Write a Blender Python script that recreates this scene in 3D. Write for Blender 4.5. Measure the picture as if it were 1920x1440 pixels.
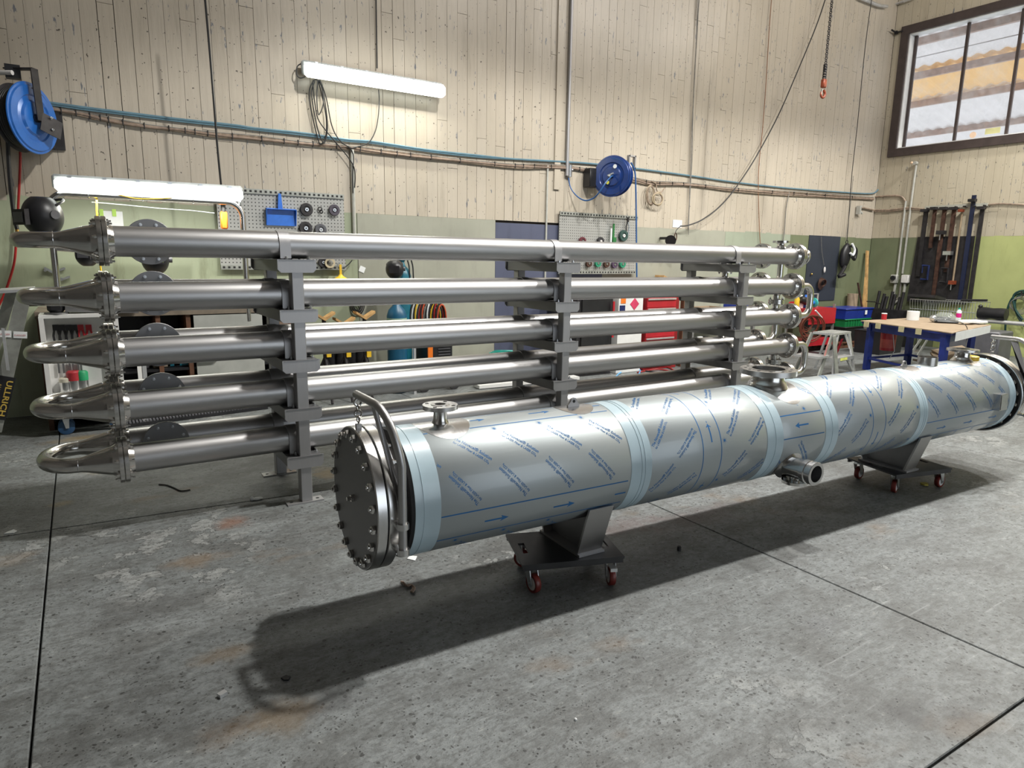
import bpy, math, random
from mathutils import Vector, Matrix, Quaternion
random.seed(7)
PI = math.pi
col = bpy.context.scene.collection
for o in list(bpy.data.objects):
    bpy.data.objects.remove(o)

# ------------------------------------------------------------------ camera
FPX, YAW, PITCH, ROLL, HCAM = 1250.875, 0.572294, 0.187510, -0.0150551, 1.6
def cam_axes():
    cy, sy, cp, sp = math.cos(YAW), math.sin(YAW), math.cos(PITCH), math.sin(PITCH)
    fwd = Vector((sy*cp, cy*cp, -sp)); right = Vector((cy, -sy, 0)); down = fwd.cross(right)
    cr, sr = math.cos(ROLL), math.sin(ROLL)
    return cr*right + sr*down, -sr*right + cr*down, fwd
R_, D_, F_ = cam_axes()
CAM = Vector((0, 0, HCAM))
cd = bpy.data.cameras.new('camera'); cam = bpy.data.objects.new('camera', cd); col.objects.link(cam)
cd.sensor_width = 36.0; cd.lens = FPX/1920*36.0; cd.clip_start = .05; cd.clip_end = 200
m3 = Matrix((R_, -D_, -F_)).transposed()
cam.matrix_world = Matrix.Translation(CAM) @ m3.to_4x4()
bpy.context.scene.camera = cam
def ray(x, y):
    return R_*((x-960)/FPX) + D_*((y-720)/FPX) + F_
def at(x, y, axis, val):
    "world point seen at a pixel of the photograph on the plane axis=val"
    d = ray(x, y); return CAM + d*((val-CAM[axis])/d[axis])

# ------------------------------------------------------------------ light
sc = bpy.context.scene
sc.view_settings.view_transform = 'Standard'; sc.view_settings.look = 'None'
sc.view_settings.gamma = 1.0; sc.view_settings.use_curve_mapping = False
sc.view_settings.exposure = -0.34
w = bpy.data.worlds.new('world'); sc.world = w; w.use_nodes = True
wb = w.node_tree.nodes['Background']; wb.inputs[0].default_value = (.86, .93, 1, 1); wb.inputs[1].default_value = 1.6
def area(name, loc, size, power, color, look=None, shape='DISK', sy=None):
    l = bpy.data.lights.new(name, 'AREA'); l.shape = shape; l.size = size
    if sy: l.size_y = sy
    l.energy = power; l.color = color
    o = bpy.data.objects.new(name, l); col.objects.link(o); o.location = loc
    d = Vector(look) - Vector(loc) if look else Vector((0, 0, -1))
    o.rotation_euler = d.to_track_quat('-Z', 'Y').to_euler()
    return o
HB = [(3.95, 2.9, 7.0, 340), (7.05, 2.8, 7.0, 210), (10.2, 2.75, 7.0, 285), (13.0, 2.75, 7.0, 240)]
for x, y, z, p in HB:
    l = bpy.data.lights.new('high_bay_lamp', 'SPOT'); l.spot_size = math.radians(124); l.spot_blend = .2
    l.shadow_soft_size = .12; l.energy = p*4.6; l.color = (1.0, .985, .94)
    o = bpy.data.objects.new('high_bay_lamp', l); col.objects.link(o); o.location = (x, y, z)
    l = bpy.data.lights.new('upper_wall_fill', 'POINT'); l.shadow_soft_size = .15; l.energy = p*1.15; l.color = (1.0, .96, .92)  # added point light lifting the upper walls, as upward spill
    o = bpy.data.objects.new('upper_wall_fill', l); col.objects.link(o); o.location = (x, y, z+.2)
# added fill light, as if from an assumed open door behind the camera
area('assumed_door_fill', (5.0, -5.9, 2.4), 7.0, 90, (.84, .92, 1.0), (5.0, 4, 1.6), 'RECTANGLE', 4.4)

# ------------------------------------------------------------------ materials
MATS = {}
def nodes(name):
    m = bpy.data.materials.new(name); m.use_nodes = True
    nt = m.node_tree; b = nt.nodes['Principled BSDF']
    return m, nt, b
def N(nt, t, **kw):
    n = nt.nodes.new(t)
    for k, v in kw.items():
        if k.startswith('i_'):
            n.inputs[k[2:].replace('_', ' ')].default_value = v
        else: setattr(n, k, v)
    return n
def mixc(nt, fac, a, b, mode='MIX'):
    n = nt.nodes.new('ShaderNodeMix'); n.data_type = 'RGBA'; n.blend_type = mode
    for s, v in ((n.inputs[0], fac), (n.inputs[6], a), (n.inputs[7], b)):
        if isinstance(v, bpy.types.NodeSocket): nt.links.new(v, s)
        elif isinstance(v, (int, float)): s.default_value = v
        else: s.default_value = (*v, 1) if len(v) == 3 else v
    return n.outputs[2]
def ramp(nt, src, a, b):
    n = nt.nodes.new('ShaderNodeMapRange'); n.interpolation_type = 'SMOOTHSTEP'
    n.inputs[1].default_value = a; n.inputs[2].default_value = b
    nt.links.new(src, n.inputs[0]); return n.outputs[0]
def noise(nt, vec, scale, detail=4, rough=.55):
    n = nt.nodes.new('ShaderNodeTexNoise'); n.inputs['Scale'].default_value = scale
    n.inputs['Detail'].default_value = detail; n.inputs['Roughness'].default_value = rough
    nt.links.new(vec, n.inputs['Vector']); return n.outputs['Fac']
def mapv(nt, vec, scale=(1, 1, 1), rot=(0, 0, 0)):
    n = nt.nodes.new('ShaderNodeMapping'); n.inputs['Scale'].default_value = scale
    n.inputs['Rotation'].default_value = rot
    nt.links.new(vec, n.inputs['Vector']); return n.outputs[0]
def gpos(nt): return nt.nodes.new('ShaderNodeNewGeometry').outputs['Position']
def mth(nt, op, a, b=None):
    n = nt.nodes.new('ShaderNodeMath'); n.operation = op
    for i, v in enumerate((a, b)):
        if v is None: continue
        if isinstance(v, bpy.types.NodeSocket): nt.links.new(v, n.inputs[i])
        else: n.inputs[i].default_value = v
    return n.outputs[0]
def bump(nt, b, h, strength=.2, dist=.01):
    n = nt.nodes.new('ShaderNodeBump'); n.inputs['Strength'].default_value = strength
    n.inputs['Distance'].default_value = dist
    nt.links.new(h, n.inputs['Height']); nt.links.new(n.outputs[0], b.inputs['Normal'])
def M(name, c, rough=.5, metal=0., var=.12, scale=8., coat=0., bmp=0., emit=None, es=0., alpha=None, trans=0.):
    if name in MATS: return MATS[name]
    m, nt, b = nodes(name)
    p = nt.nodes.new('ShaderNodeTexCoord').outputs['Object']
    nz = noise(nt, p, scale, 5)
    lo = tuple(max(0, x*(1-var)) for x in c); hi = tuple(min(1, x*(1+var)) for x in c)
    nt.links.new(mixc(nt, ramp(nt, nz, .3, .7), lo, hi), b.inputs['Base Color'])
    b.inputs['Roughness'].default_value = rough; b.inputs['Metallic'].default_value = metal
    if coat: b.inputs['Coat Weight'].default_value = coat; b.inputs['Coat Roughness'].default_value = .12
    if bmp: bump(nt, b, noise(nt, p, scale*6, 3), bmp, .004)
    if emit: b.inputs['Emission Color'].default_value = (*emit, 1); b.inputs['Emission Strength'].default_value = es
    if trans: b.inputs['Transmission Weight'].default_value = trans
    if alpha is not None: b.inputs['Alpha'].default_value = alpha
    MATS[name] = m; return m
def brushed(name, c, rough, streak=(1, 60, 60), amt=.10, metal=1., rv=.1):
    m, nt, b = nodes(name)
    p = nt.nodes.new('ShaderNodeTexCoord').outputs['Object']
    v = mapv(nt, p, streak); nz = noise(nt, v, 3, 5, .6); big = noise(nt, p, 2.5, 3)
    lo = tuple(x*(1-amt) for x in c); hi = tuple(min(1, x*(1+amt)) for x in c)
    nt.links.new(mixc(nt, nz, lo, hi), b.inputs['Base Color'])
    r = nt.nodes.new('ShaderNodeMapRange'); r.inputs[3].default_value = rough-rv*.5; r.inputs[4].default_value = rough+rv
    nt.links.new(mth(nt, 'MULTIPLY', mth(nt, 'ADD', nz, big), .5), r.inputs[0]); nt.links.new(r.outputs[0], b.inputs['Roughness'])
    b.inputs['Metallic'].default_value = metal
    bump(nt, b, nz, .06, .002)
    MATS[name] = m; return m

steel_pipe = brushed('bead_blasted_stainless', (.44, .435, .435), .38, (1.5, 40, 40), .05)
steel_frame = brushed('mill_finish_stainless', (.40, .395, .40), .48, (20, 20, 1.5), .08, .85)
steel_shiny = brushed('polished_stainless', (.60, .59, .57), .17, (6, 6, 6), .06)
steel_dark = brushed('blasted_and_shaded_stainless', (.26, .26, .265), .5, (8, 8, 8), .06)
steel_turn = brushed('turned_stainless', (.64, .635, .63), .22, (50, 2, 2), .08)
clad = brushed('film_covered_cladding', (.36, .395, .405), .45, (1.2, 30, 30), .03, .50, .06)
clad.node_tree.nodes['Principled BSDF'].inputs['Coat Weight'].default_value = .5
clad.node_tree.nodes['Principled BSDF'].inputs['Coat Roughness'].default_value = .08
tape = M('pale_blue_tape', (.43, .55, .61), .38, .0, .05, 6, .4)
print_blue = M('printed_blue_ink', (.006, .12, .33), .45, 0, .1)
black_gap = M('black_recess', (.012, .012, .013), .7)
dolly_black = M('black_coated_steel', (.022, .022, .024), .38, .1, .4, 5)
rubber_black = M('black_rubber', (.02, .02, .022), .6, 0, .2, 10)
wheel_red = M('red_brown_polyurethane', (.16, .02, .015), .4, 0, .25, 14)
hub_white = M('white_plastic', (.72, .70, .68), .45)
zinc = M('zinc_plated_steel', (.62, .64, .66), .3, .9, .1, 20)
alu = M('aluminium', (.70, .71, .72), .38, .75, .1, 9)
alu_old = M('worn_aluminium', (.36, .37, .34), .5, .6, .18, 9)
white_paint = M('white_enamel', (.74, .74, .72), .35, 0, .05)
blue_reel = M('bright_blue_enamel', (.02, .13, .46), .28, .1, .12, 6, .4)
blue_dark = M('deep_blue_enamel', (.008, .035, .17), .3, .1, .15, 6, .4)
blue_table = M('blue_painted_steel', (.014, .03, .20), .4, .1, .2, 6)
blue_bin = M('blue_polypropylene', (.01, .03, .25), .35)
blue_pan = M('blue_dustpan_plastic', (.03, .16, .62), .35)
green_bin = M('green_polypropylene', (.01, .20, .06), .4)
red_paint = M('red_enamel', (.40, .016, .025), .35, 0, .1)
black_plastic = M('black_plastic', (.014, .014, .016), .4, 0, .2)
grey_plastic = M('grey_plastic', (.10, .10, .11), .4)
orange_p = M('orange_plastic', (.85, .20, .02), .4)
yellow_p = M('yellow_plastic', (.78, .50, .03), .4)
lime = M('lime_film', (.45, .70, .12), .4)
teal_paint = M('teal_cylinder_paint', (.01, .12, .17), .35, 0, .15, 8)
teal_p = M('teal_plastic', (.02, .36, .30), .4)
timber = M('rough_timber', (.50, .30, .12), .7, 0, .2, 12, bmp=.3)
timber_dark = M('stained_timber', (.12, .055, .03), .6, 0, .3, 10, bmp=.2)
ply = M('stained_plywood', (.20, .165, .125), .65, 0, .25, 6)
cardboard = M('brown_cardboard', (.33, .25, .17), .8, 0, .1)
paper = M('white_paper', (.78, .80, .80), .7, 0, .04)
rust = M('rusty_steel', (.075, .036, .024), .7, .3, .4, 14, bmp=.3)
black_steel = M('blackened_steel', (.03, .028, .03), .5, .4, .3, 9)
cable_black = M('black_cable', (.015, .015, .016), .5)
cable_red = M('red_cable', (.30, .015, .015), .45)
cable_blue = M('blue_hose', (.02, .09, .26), .4)
airline_blue = M('pale_blue_airline', (.12, .22, .28), .4, 0, .1)
cable_tan = M('dusty_tan_cable', (.28, .215, .16), .7, 0, .3, 20)
cable_pink = M('dusty_pink_cable', (.27, .20, .155), .7, 0, .2, 20)
cable_grey = M('grey_cable', (.20, .19, .17), .6, 0, .2, 20)
cable_green = M('green_hose', (.012, .05, .045), .4)
conduit_m = M('painted_conduit', (.46, .46, .42), .5, .2, .1, 10)
orange_hose = M('rust_red_hose', (.12, .028, .014), .5)
blue_ox = M('light_blue_hose', (.10, .35, .62), .4)
brass = M('brass', (.65, .38, .10), .3, .9)
hook_paint = M('orange_painted_hook', (.22, .045, .018), .45, .1, .3, 18)

def pegboard_mat():
    m, nt, b = nodes('perforated_grey_steel')
    p = gpos(nt); sx = nt.nodes.new('ShaderNodeSeparateXYZ'); nt.links.new(p, sx.inputs[0])
    def cell(s, pitch): return mth(nt, 'SUBTRACT', mth(nt, 'FRACT', mth(nt, 'DIVIDE', s, pitch)), .5)
    a = cell(sx.outputs[0], .038); c = cell(sx.outputs[2], .038)
    # square holes of 10 mm on a 38 mm grid
    d = mth(nt, 'MAXIMUM', mth(nt, 'ABSOLUTE', a), mth(nt, 'ABSOLUTE', c))
    hole = mth(nt, 'LESS_THAN', d, .15)
    nt.links.new(mixc(nt, hole, (.40, .40, .38), (.03, .03, .03)), b.inputs['Base Color'])
    b.inputs['Roughness'].default_value = .45; b.inputs['Metallic'].default_value = .3
    bump(nt, b, mth(nt, 'SUBTRACT', 1.0, hole), .4, .004)
    return m
peg_m = pegboard_mat()

def plank_mat(name, tone):
    m, nt, b = nodes(name); p = gpos(nt)
    oi = nt.nodes.new('ShaderNodeObjectInfo')
    big = noise(nt, p, .6, 4); mid = noise(nt, mapv(nt, p, (3, 3, .8)), 2.0, 5)
    c = mixc(nt, ramp(nt, big, .35, .65), tuple(x*.86 for x in tone), tone)
    c = mixc(nt, mth(nt, 'MULTIPLY', ramp(nt, mid, .45, .8), .35), c, tuple(x*.72 for x in tone))
    c = mixc(nt, mth(nt, 'MULTIPLY', oi.outputs['Random'], .22), c, (tone[0]*.78, tone[1]*.74, tone[2]*.66))
    chip = noise(nt, mapv(nt, p, (9, 9, 2.2)), 3.0, 3, .6); reg = noise(nt, p, .9, 2)
    f = mth(nt, 'MULTIPLY', ramp(nt, chip, .655, .69), ramp(nt, reg, .42, .54))
    c = mixc(nt, f, c, (.17, .18, .20))
    dot = noise(nt, p, 34, 1); f2 = ramp(nt, dot, .735, .755)
    c = mixc(nt, f2, c, (.10, .085, .07))
    sm = noise(nt, mapv(nt, p, (4, 4, .55)), 1.1, 5, .65)
    c = mixc(nt, mth(nt, 'MULTIPLY', ramp(nt, sm, .56, .76), .35), c, (.20, .17, .13))
    nt.links.new(c, b.inputs['Base Color'])
    b.inputs['Roughness'].default_value = .33
    bump(nt, b, noise(nt, mapv(nt, p, (6, 6, .7)), 3, 5), .32, .012)
    return m
plank_back = plank_mat('cream_gloss_painted_planks', (.50, .445, .365))
plank_side = plank_mat('cream_painted_planks_side', (.53, .475, .365))
def sheet_mat(name, tone, dirt=(.16, .17, .12), amt=.5, rough=.42):
    if name in MATS: return MATS[name]
    m, nt, b = nodes(name); p = gpos(nt)
    big = noise(nt, p, .8, 5, .6); st = noise(nt, mapv(nt, p, (5, 5, 1)), 1.5, 6, .65)
    c = mixc(nt, ramp(nt, big, .35, .7), tone, tuple(x*.82 for x in tone))
    c = mixc(nt, mth(nt, 'MULTIPLY', ramp(nt, st, .5, .8), amt), c, dirt)
    nt.links.new(c, b.inputs['Base Color']); b.inputs['Roughness'].default_value = rough
    bump(nt, b, st, .12, .006); MATS[name] = m
    return m
def floor_mat():
    m, nt, b = nodes('worn_grey_concrete'); p = gpos(nt)
    warp = nt.nodes.new('ShaderNodeVectorMath'); warp.operation = 'ADD'
    wn = nt.nodes.new('ShaderNodeTexNoise'); wn.inputs['Scale'].default_value = 5; nt.links.new(p, wn.inputs['Vector'])
    wsc = nt.nodes.new('ShaderNodeVectorMath'); wsc.operation = 'SCALE'; wsc.inputs['Scale'].default_value = .10
    nt.links.new(wn.outputs['Color'], wsc.inputs[0]); nt.links.new(p, warp.inputs[0]); nt.links.new(wsc.outputs[0], warp.inputs[1]); pw = warp.outputs[0]
    big = noise(nt, p, .55, 5, .6); mid = noise(nt, mapv(nt, p, (1, 1.6, 1), (0, 0, .12)), 2.6, 9, .68)
    g1 = noise(nt, p, 70, 3, .7); g2 = noise(nt, mapv(nt, p, (1, 1.5, 1)), 21, 6, .72)
    c = mixc(nt, ramp(nt, big, .32, .68), (.155, .168, .167), (.225, .242, .243))
    c = mixc(nt, mth(nt, 'MULTIPLY', ramp(nt, mid, .42, .64), .62), c, (.085, .085, .080))
    patch = noise(nt, mapv(nt, p, (1, 1, 1), (0, 0, 1)), .75, 3, .5); edge = noise(nt, pw, 4.6, 8, .62)
    pm_ = ramp(nt, patch, .52, .62)
    f = mth(nt, 'MULTIPLY', ramp(nt, edge, .535, .55), pm_)
    rim = mth(nt, 'MULTIPLY', mth(nt, 'MULTIPLY', ramp(nt, edge, .515, .533), mth(nt, 'SUBTRACT', 1.0, ramp(nt, edge, .535, .545))), pm_)
    c = mixc(nt, mth(nt, 'MULTIPLY', f, .62), c, (.335, .345, .335))
    c = mixc(nt, mth(nt, 'MULTIPLY', rim, .5), c, (.05, .05, .048))
    c = mixc(nt, mth(nt, 'MULTIPLY', ramp(nt, g2, .45, .62), .55), c, (.075, .076, .072))
    c = mixc(nt, mth(nt, 'MULTIPLY', ramp(nt, g1, .50, .68), .50), c, (.055, .055, .052))
    c = mixc(nt, mth(nt, 'MULTIPLY', mth(nt, 'SUBTRACT', 1.0, ramp(nt, g2, .30, .42)), .42), c, (.40, .41, .385))
    vor = nt.nodes.new('ShaderNodeTexVoronoi'); vor.inputs['Scale'].default_value = 24; nt.links.new(pw, vor.inputs['Vector'])
    pit = mth(nt, 'MULTIPLY', mth(nt, 'LESS_THAN', vor.outputs['Distance'], .17), ramp(nt, noise(nt, p, 3, 2), .36, .5))
    vor2 = nt.nodes.new('ShaderNodeTexVoronoi'); vor2.inputs['Scale'].default_value = 60; nt.links.new(pw, vor2.inputs['Vector'])
    pit2 = mth(nt, 'MULTIPLY', mth(nt, 'LESS_THAN', vor2.outputs['Distance'], .20), ramp(nt, noise(nt, p, 9, 2), .48, .56))
    pit = mth(nt, 'MAXIMUM', pit, pit2)
    c = mixc(nt, mth(nt, 'MULTIPLY', pit, .8), c, (.028, .028, .026))
    rs = noise(nt, mapv(nt, p, (1.0, 1.8, 1)), .9, 4, .6)
    c = mixc(nt, mth(nt, 'MULTIPLY', ramp(nt, rs, .60, .72), .45), c, (.17, .11, .06))
    oil = noise(nt, mapv(nt, p, (.8, 1.2, 1), (0, 0, .6)), 1.5, 4, .6)
    c = mixc(nt, mth(nt, 'MULTIPLY', ramp(nt, oil, .56, .74), .6), c, (.05, .05, .052))
    # individual rust and mud stains and darker patches, each at its place on the slab
    sn = noise(nt, p, 7, 6, .7)
    for (x, y, rx, ry, cc, k) in FLOOR_MARKS:
        d = nt.nodes.new('ShaderNodeVectorMath'); d.operation = 'SUBTRACT'; nt.links.new(p, d.inputs[0]); d.inputs[1].default_value = (x, y, 0)
        e = nt.nodes.new('ShaderNodeVectorMath'); e.operation = 'DIVIDE'; nt.links.new(d.outputs[0], e.inputs[0]); e.inputs[1].default_value = (rx, ry, 1)
        l = nt.nodes.new('ShaderNodeVectorMath'); l.operation = 'LENGTH'; nt.links.new(e.outputs[0], l.inputs[0])
        v = mth(nt, 'ADD', l.outputs['Value'], mth(nt, 'MULTIPLY', mth(nt, 'SUBTRACT', sn, .5), 2.6))
        c = mixc(nt, mth(nt, 'MULTIPLY', mth(nt, 'SUBTRACT', 1.0, ramp(nt, v, .1, 1.3)), k*.75), c, cc)
    dm = noise(nt, mapv(nt, p, (1.2, 26, 1), (0, 0, -.5)), 1.3, 6, .7)
    c = mixc(nt, mth(nt, 'MULTIPLY', ramp(nt, dm, .58, .70), .30), c, (.40, .42, .42))
    nt.links.new(c, b.inputs['Base Color'])
    r = nt.nodes.new('ShaderNodeMapRange'); r.inputs[3].default_value = .40; r.inputs[4].default_value = .64
    nt.links.new(mid, r.inputs[0]); nt.links.new(r.outputs[0], b.inputs['Roughness'])
    h = mth(nt, 'SUBTRACT', mth(nt, 'ADD', mth(nt, 'MULTIPLY', g2, .9), mth(nt, 'MULTIPLY', f, .4)), pit)
    bump(nt, b, h, .7, .008)
    return m
FLOOR_MARKS = []
for px_, py_, rx_, ry_, cc_, k_ in ((437, 980, .10, .12, (.22, .09, .045), .75), (370, 1050, .16, .10, (.20, .125, .06), .6), (420, 1225, .13, .08, (.20, .13, .06), .55), (520, 1345, .16, .10, (.18, .12, .055), .6), (440, 1370, .12, .08, (.14, .09, .05), .5),
        (150, 822, .28, .12, (.30, .20, .06), .6), (215, 880, .22, .10, (.26, .19, .08), .45), (612, 886, .10, .14, (.33, .20, .05), .7), (112, 945, .08, .05, (.35, .27, .10), .6), (60, 960, .5, .3, (.05, .05, .05), .5),
        (250, 1150, .35, .14, (.06, .06, .06), .45), (1310, 970, .5, .14, (.10, .06, .06), .5), (1180, 985, .3, .12, (.11, .055, .05), .5), (1640, 895, .5, .25, (.06, .055, .06), .5), (1540, 1170, .12, .08, (.10, .10, .11), .4)):
    p_ = at(px_, py_, 2, 0); FLOOR_MARKS.append((p_.x, p_.y, rx_, ry_, cc_, k_))
floor_m = floor_mat()

# ------------------------------------------------------------------ mesh builder
class MB:
    def __init__(s): s.v = []; s.f = []
    def add(s, vs, fs):
        n = len(s.v); s.v += [Vector(v) for v in vs]; s.f += [tuple(i+n for i in f) for f in fs]; return s
    def box(s, c, size, rz=0., rot=None, ch=0.):
        hx, hy, hz = size[0]/2, size[1]/2, size[2]/2
        R = rot if rot is not None else Matrix.Rotation(rz, 3, 'Z')
        c = Vector(c)
        if ch <= 0:
            vs = [c + R @ Vector((x*hx, y*hy, z*hz)) for z in (-1, 1) for x, y in ((-1, -1), (1, -1), (1, 1), (-1, 1))]
            return s.add(vs, [(3, 2, 1, 0), (4, 5, 6, 7), (0, 1, 5, 4), (1, 2, 6, 5), (2, 3, 7, 6), (3, 0, 4, 7)])
        rings = []
        for z, k in ((-1, 1), (-1, 0), (1, 0), (1, 1)):
            zz = z*hz if k else z*(hz-ch); q = ch if k else 0
            pts = [(-hx+q, -hy+ch+q*0), (-hx+ch, -hy+q), (hx-ch, -hy+q), (hx-q, -hy+ch), (hx-q, hy-ch), (hx-ch, hy-q), (-hx+ch, hy-q), (-hx+q, hy-ch)]
            rings.append([c + R @ Vector((a, b, zz)) for a, b in pts])
        vs = sum(rings, []); fs = [tuple(range(7, -1, -1)), tuple(range(24, 32))]
        for k in range(3):
            for i in range(8):
                j = (i+1) % 8; fs.append((k*8+i, k*8+j, k*8+8+j, k*8+8+i))
        return s.add(vs, fs)
    def lathe(s, a, b, prof, n=24, cap0=True, cap1=True):
        "prof = [(distance along a->b, radius)...]; b gives the direction"
        a = Vector(a); d = (Vector(b)-a).normalized()
        x = d.orthogonal().normalized(); y = d.cross(x)
        vs = []; fs = []
        for t, r in prof:
            vs += [a + d*t + (x*math.cos(2*PI*i/n) + y*math.sin(2*PI*i/n))*r for i in range(n)]
        for k in range(len(prof)-1):
            for i in range(n):
                j = (i+1) % n; fs.append((k*n+i, k*n+j, (k+1)*n+j, (k+1)*n+i))
        if cap0: fs.append(tuple(range(n-1, -1, -1)))
        if cap1: fs.append(tuple((len(prof)-1)*n+i for i in range(n)))
        return s.add(vs, fs)
    def cyl(s, a, b, r, n=16, r2=None, cap=True):
        L = (Vector(b)-Vector(a)).length
        return s.lathe(a, b, [(0, r), (L, r if r2 is None else r2)], n, cap, cap)
    def ring(s, a, b, ro, ri, n=28):
        "flat ring (washer / flange) between a and b with a bore"
        L = (Vector(b)-Vector(a)).length
        return s.lathe(a, b, [(0, ri), (0, ro), (L, ro), (L, ri), (0, ri)], n, False, False)
    def tube(s, pts, r, n=8, closed=False, cap=True):
        pts = [Vector(p) for p in pts]; m = len(pts)
        if m < 2: return s
        vs = []; fs = []; up = None
        for i, p in enumerate(pts):
            if closed: d = (pts[(i+1) % m]-pts[i-1]).normalized()
            else: d = ((pts[min(i+1, m-1)]-pts[max(i-1, 0)])).normalized()
            if up is None: up = d.orthogonal().normalized()
            x = (up - d*up.dot(d))
            x = x.normalized() if x.length > 1e-6 else d.orthogonal().normalized()
            up = x; y = d.cross(x)
            rr = r[i] if isinstance(r, (list, tuple)) else r
            vs += [p + (x*math.cos(2*PI*k/n)+y*math.sin(2*PI*k/n))*rr for k in range(n)]
        for i in range(m if closed else m-1):
            a, b = i*n, ((i+1) % m)*n
            for k in range(n):
                j = (k+1) % n; fs.append((a+k, a+j, b+j, b+k))
        if cap and not closed: fs.append(tuple(range(n-1, -1, -1))); fs.append(tuple((m-1)*n+k for k in range(n)))
        return s.add(vs, fs)
    def prism(s, pts, ex):
        "polygon (list of points) swept by the vector ex"
        pts = [Vector(p) for p in pts]; ex = Vector(ex); n = len(pts)
        return s.add(pts + [p+ex for p in pts], [tuple(range(n-1, -1, -1)), tuple(range(n, 2*n))] + [(i, (i+1) % n, n+(i+1) % n, n+i) for i in range(n)])
    def torus(s, c, nrm, R, r, n=24, k=8, sq=1.0):
        nrm = Vector(nrm).normalized(); x = nrm.orthogonal().normalized(); y = nrm.cross(x); c = Vector(c)
        return s.tube([c + x*math.cos(2*PI*i/n)*R + y*math.sin(2*PI*i/n)*R*sq for i in range(n)], r, k, True)
    def sph(s, c, r, n=16, m=10, sc=(1, 1, 1), R=None, zlo=-1., zhi=1.):
        vs = []; fs = []; c = Vector(c)
        for j in range(m+1):
            ph = math.asin(max(-1, min(1, zlo)))*(1-j/m) + math.asin(max(-1, min(1, zhi)))*j/m
            for i in range(n):
                v = Vector((math.cos(ph)*math.cos(2*PI*i/n)*sc[0], math.cos(ph)*math.sin(2*PI*i/n)*sc[1], math.sin(ph)*sc[2]))*r
                vs.append(c + (R @ v if R else v))
        for j in range(m):
            for i in range(n):
                k = (i+1) % n; fs.append((j*n+i, j*n+k, (j+1)*n+k, (j+1)*n+i))
        fs.append(tuple(range(n-1, -1, -1))); fs.append(tuple(m*n+i for i in range(n)))
        return s.add(vs, fs)
WM = {}
def mesh_of(name, mb, mat, inv, ang=38):
    me = bpy.data.meshes.new(name)
    me.from_pydata([tuple(inv @ v) for v in mb.v], [], mb.f)
    me.polygons.foreach_set('use_smooth', [True]*len(me.polygons))
    me.set_sharp_from_angle(angle=math.radians(ang))
    me.materials.append(mat); me.update()
    return me
def thing(name, label, cat, loc=(0, 0, 0), rz=0., group=None):
    o = bpy.data.objects.new(name, None); col.objects.link(o); o.empty_display_size = .1
    o.location = loc; o.rotation_euler = (0, 0, rz); o['label'] = label; o['category'] = cat
    if group: o['group'] = group
    WM[o.name] = Matrix.Translation(Vector(loc)) @ Matrix.Rotation(rz, 4, 'Z')
    return o
def part(name, mb, mat, parent, label=None, kind=None, ang=38):
    "geometry is given in world coordinates"
    W = WM.get(parent.name, Matrix.Identity(4)) if parent else Matrix.Identity(4)
    o = bpy.data.objects.new(name, mesh_of(name, mb, mat, W.inverted(), ang)); col.objects.link(o)
    if parent: o.parent = parent
    WM[o.name] = W
    if label: o['label'] = label
    if kind: o['kind'] = kind
    return o
def solo(name, mb, mat, label, cat, group=None, ang=38):
    "a thing that is one mesh, its origin at its base"
    xs = [v.x for v in mb.v]; ys = [v.y for v in mb.v]; zs = [v.z for v in mb.v]
    L = Vector(((min(xs)+max(xs))/2, (min(ys)+max(ys))/2, min(zs)))
    o = bpy.data.objects.new(name, mesh_of(name, mb, mat, Matrix.Translation(-L), ang)); col.objects.link(o)
    o.location = L; o['label'] = label; o['category'] = cat; WM[o.name] = Matrix.Translation(L)
    if group: o['group'] = group
    return o
def struct(name, mb, mat, parent=None):
    o = part(name, mb, mat, parent)
    if not parent: o['kind'] = 'structure'
    return o
def inst(name, me, parent, M4):
    "a piece that shares mesh data; M4 in the parent's local space"
    o = bpy.data.objects.new(name, me); col.objects.link(o); o.parent = parent; o.matrix_local = M4
    WM[o.name] = WM.get(parent.name, Matrix.Identity(4)) @ M4
    return o
def copy_tree(o, parent=None, dloc=(0, 0, 0)):
    c = o.copy(); col.objects.link(c)
    if parent: c.parent = parent
    else: c.location = o.location + Vector(dloc)
    for ch in o.children: copy_tree(ch, c)
    return c
def arc(c, x, y, r, a0, a1, n):
    c, x, y = Vector(c), Vector(x), Vector(y)
    return [c + x*math.cos(a0+(a1-a0)*i/n)*r + y*math.sin(a0+(a1-a0)*i/n)*r for i in range(n+1)]
def smooth_path(pts, n=6):
    "Catmull-Rom through the points"
    P = [Vector(p) for p in pts]; out = []
    for i in range(len(P)-1):
        p0 = P[max(i-1, 0)]; p1 = P[i]; p2 = P[i+1]; p3 = P[min(i+2, len(P)-1)]
        for k in range(n):
            t = k/n
            out.append(.5*((2*p1)+(p2-p0)*t+(2*p0-5*p1+4*p2-p3)*t*t+(3*p1-p0-3*p2+p3)*t**3))
    out.append(P[-1]); return out
_txt = {}
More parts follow.
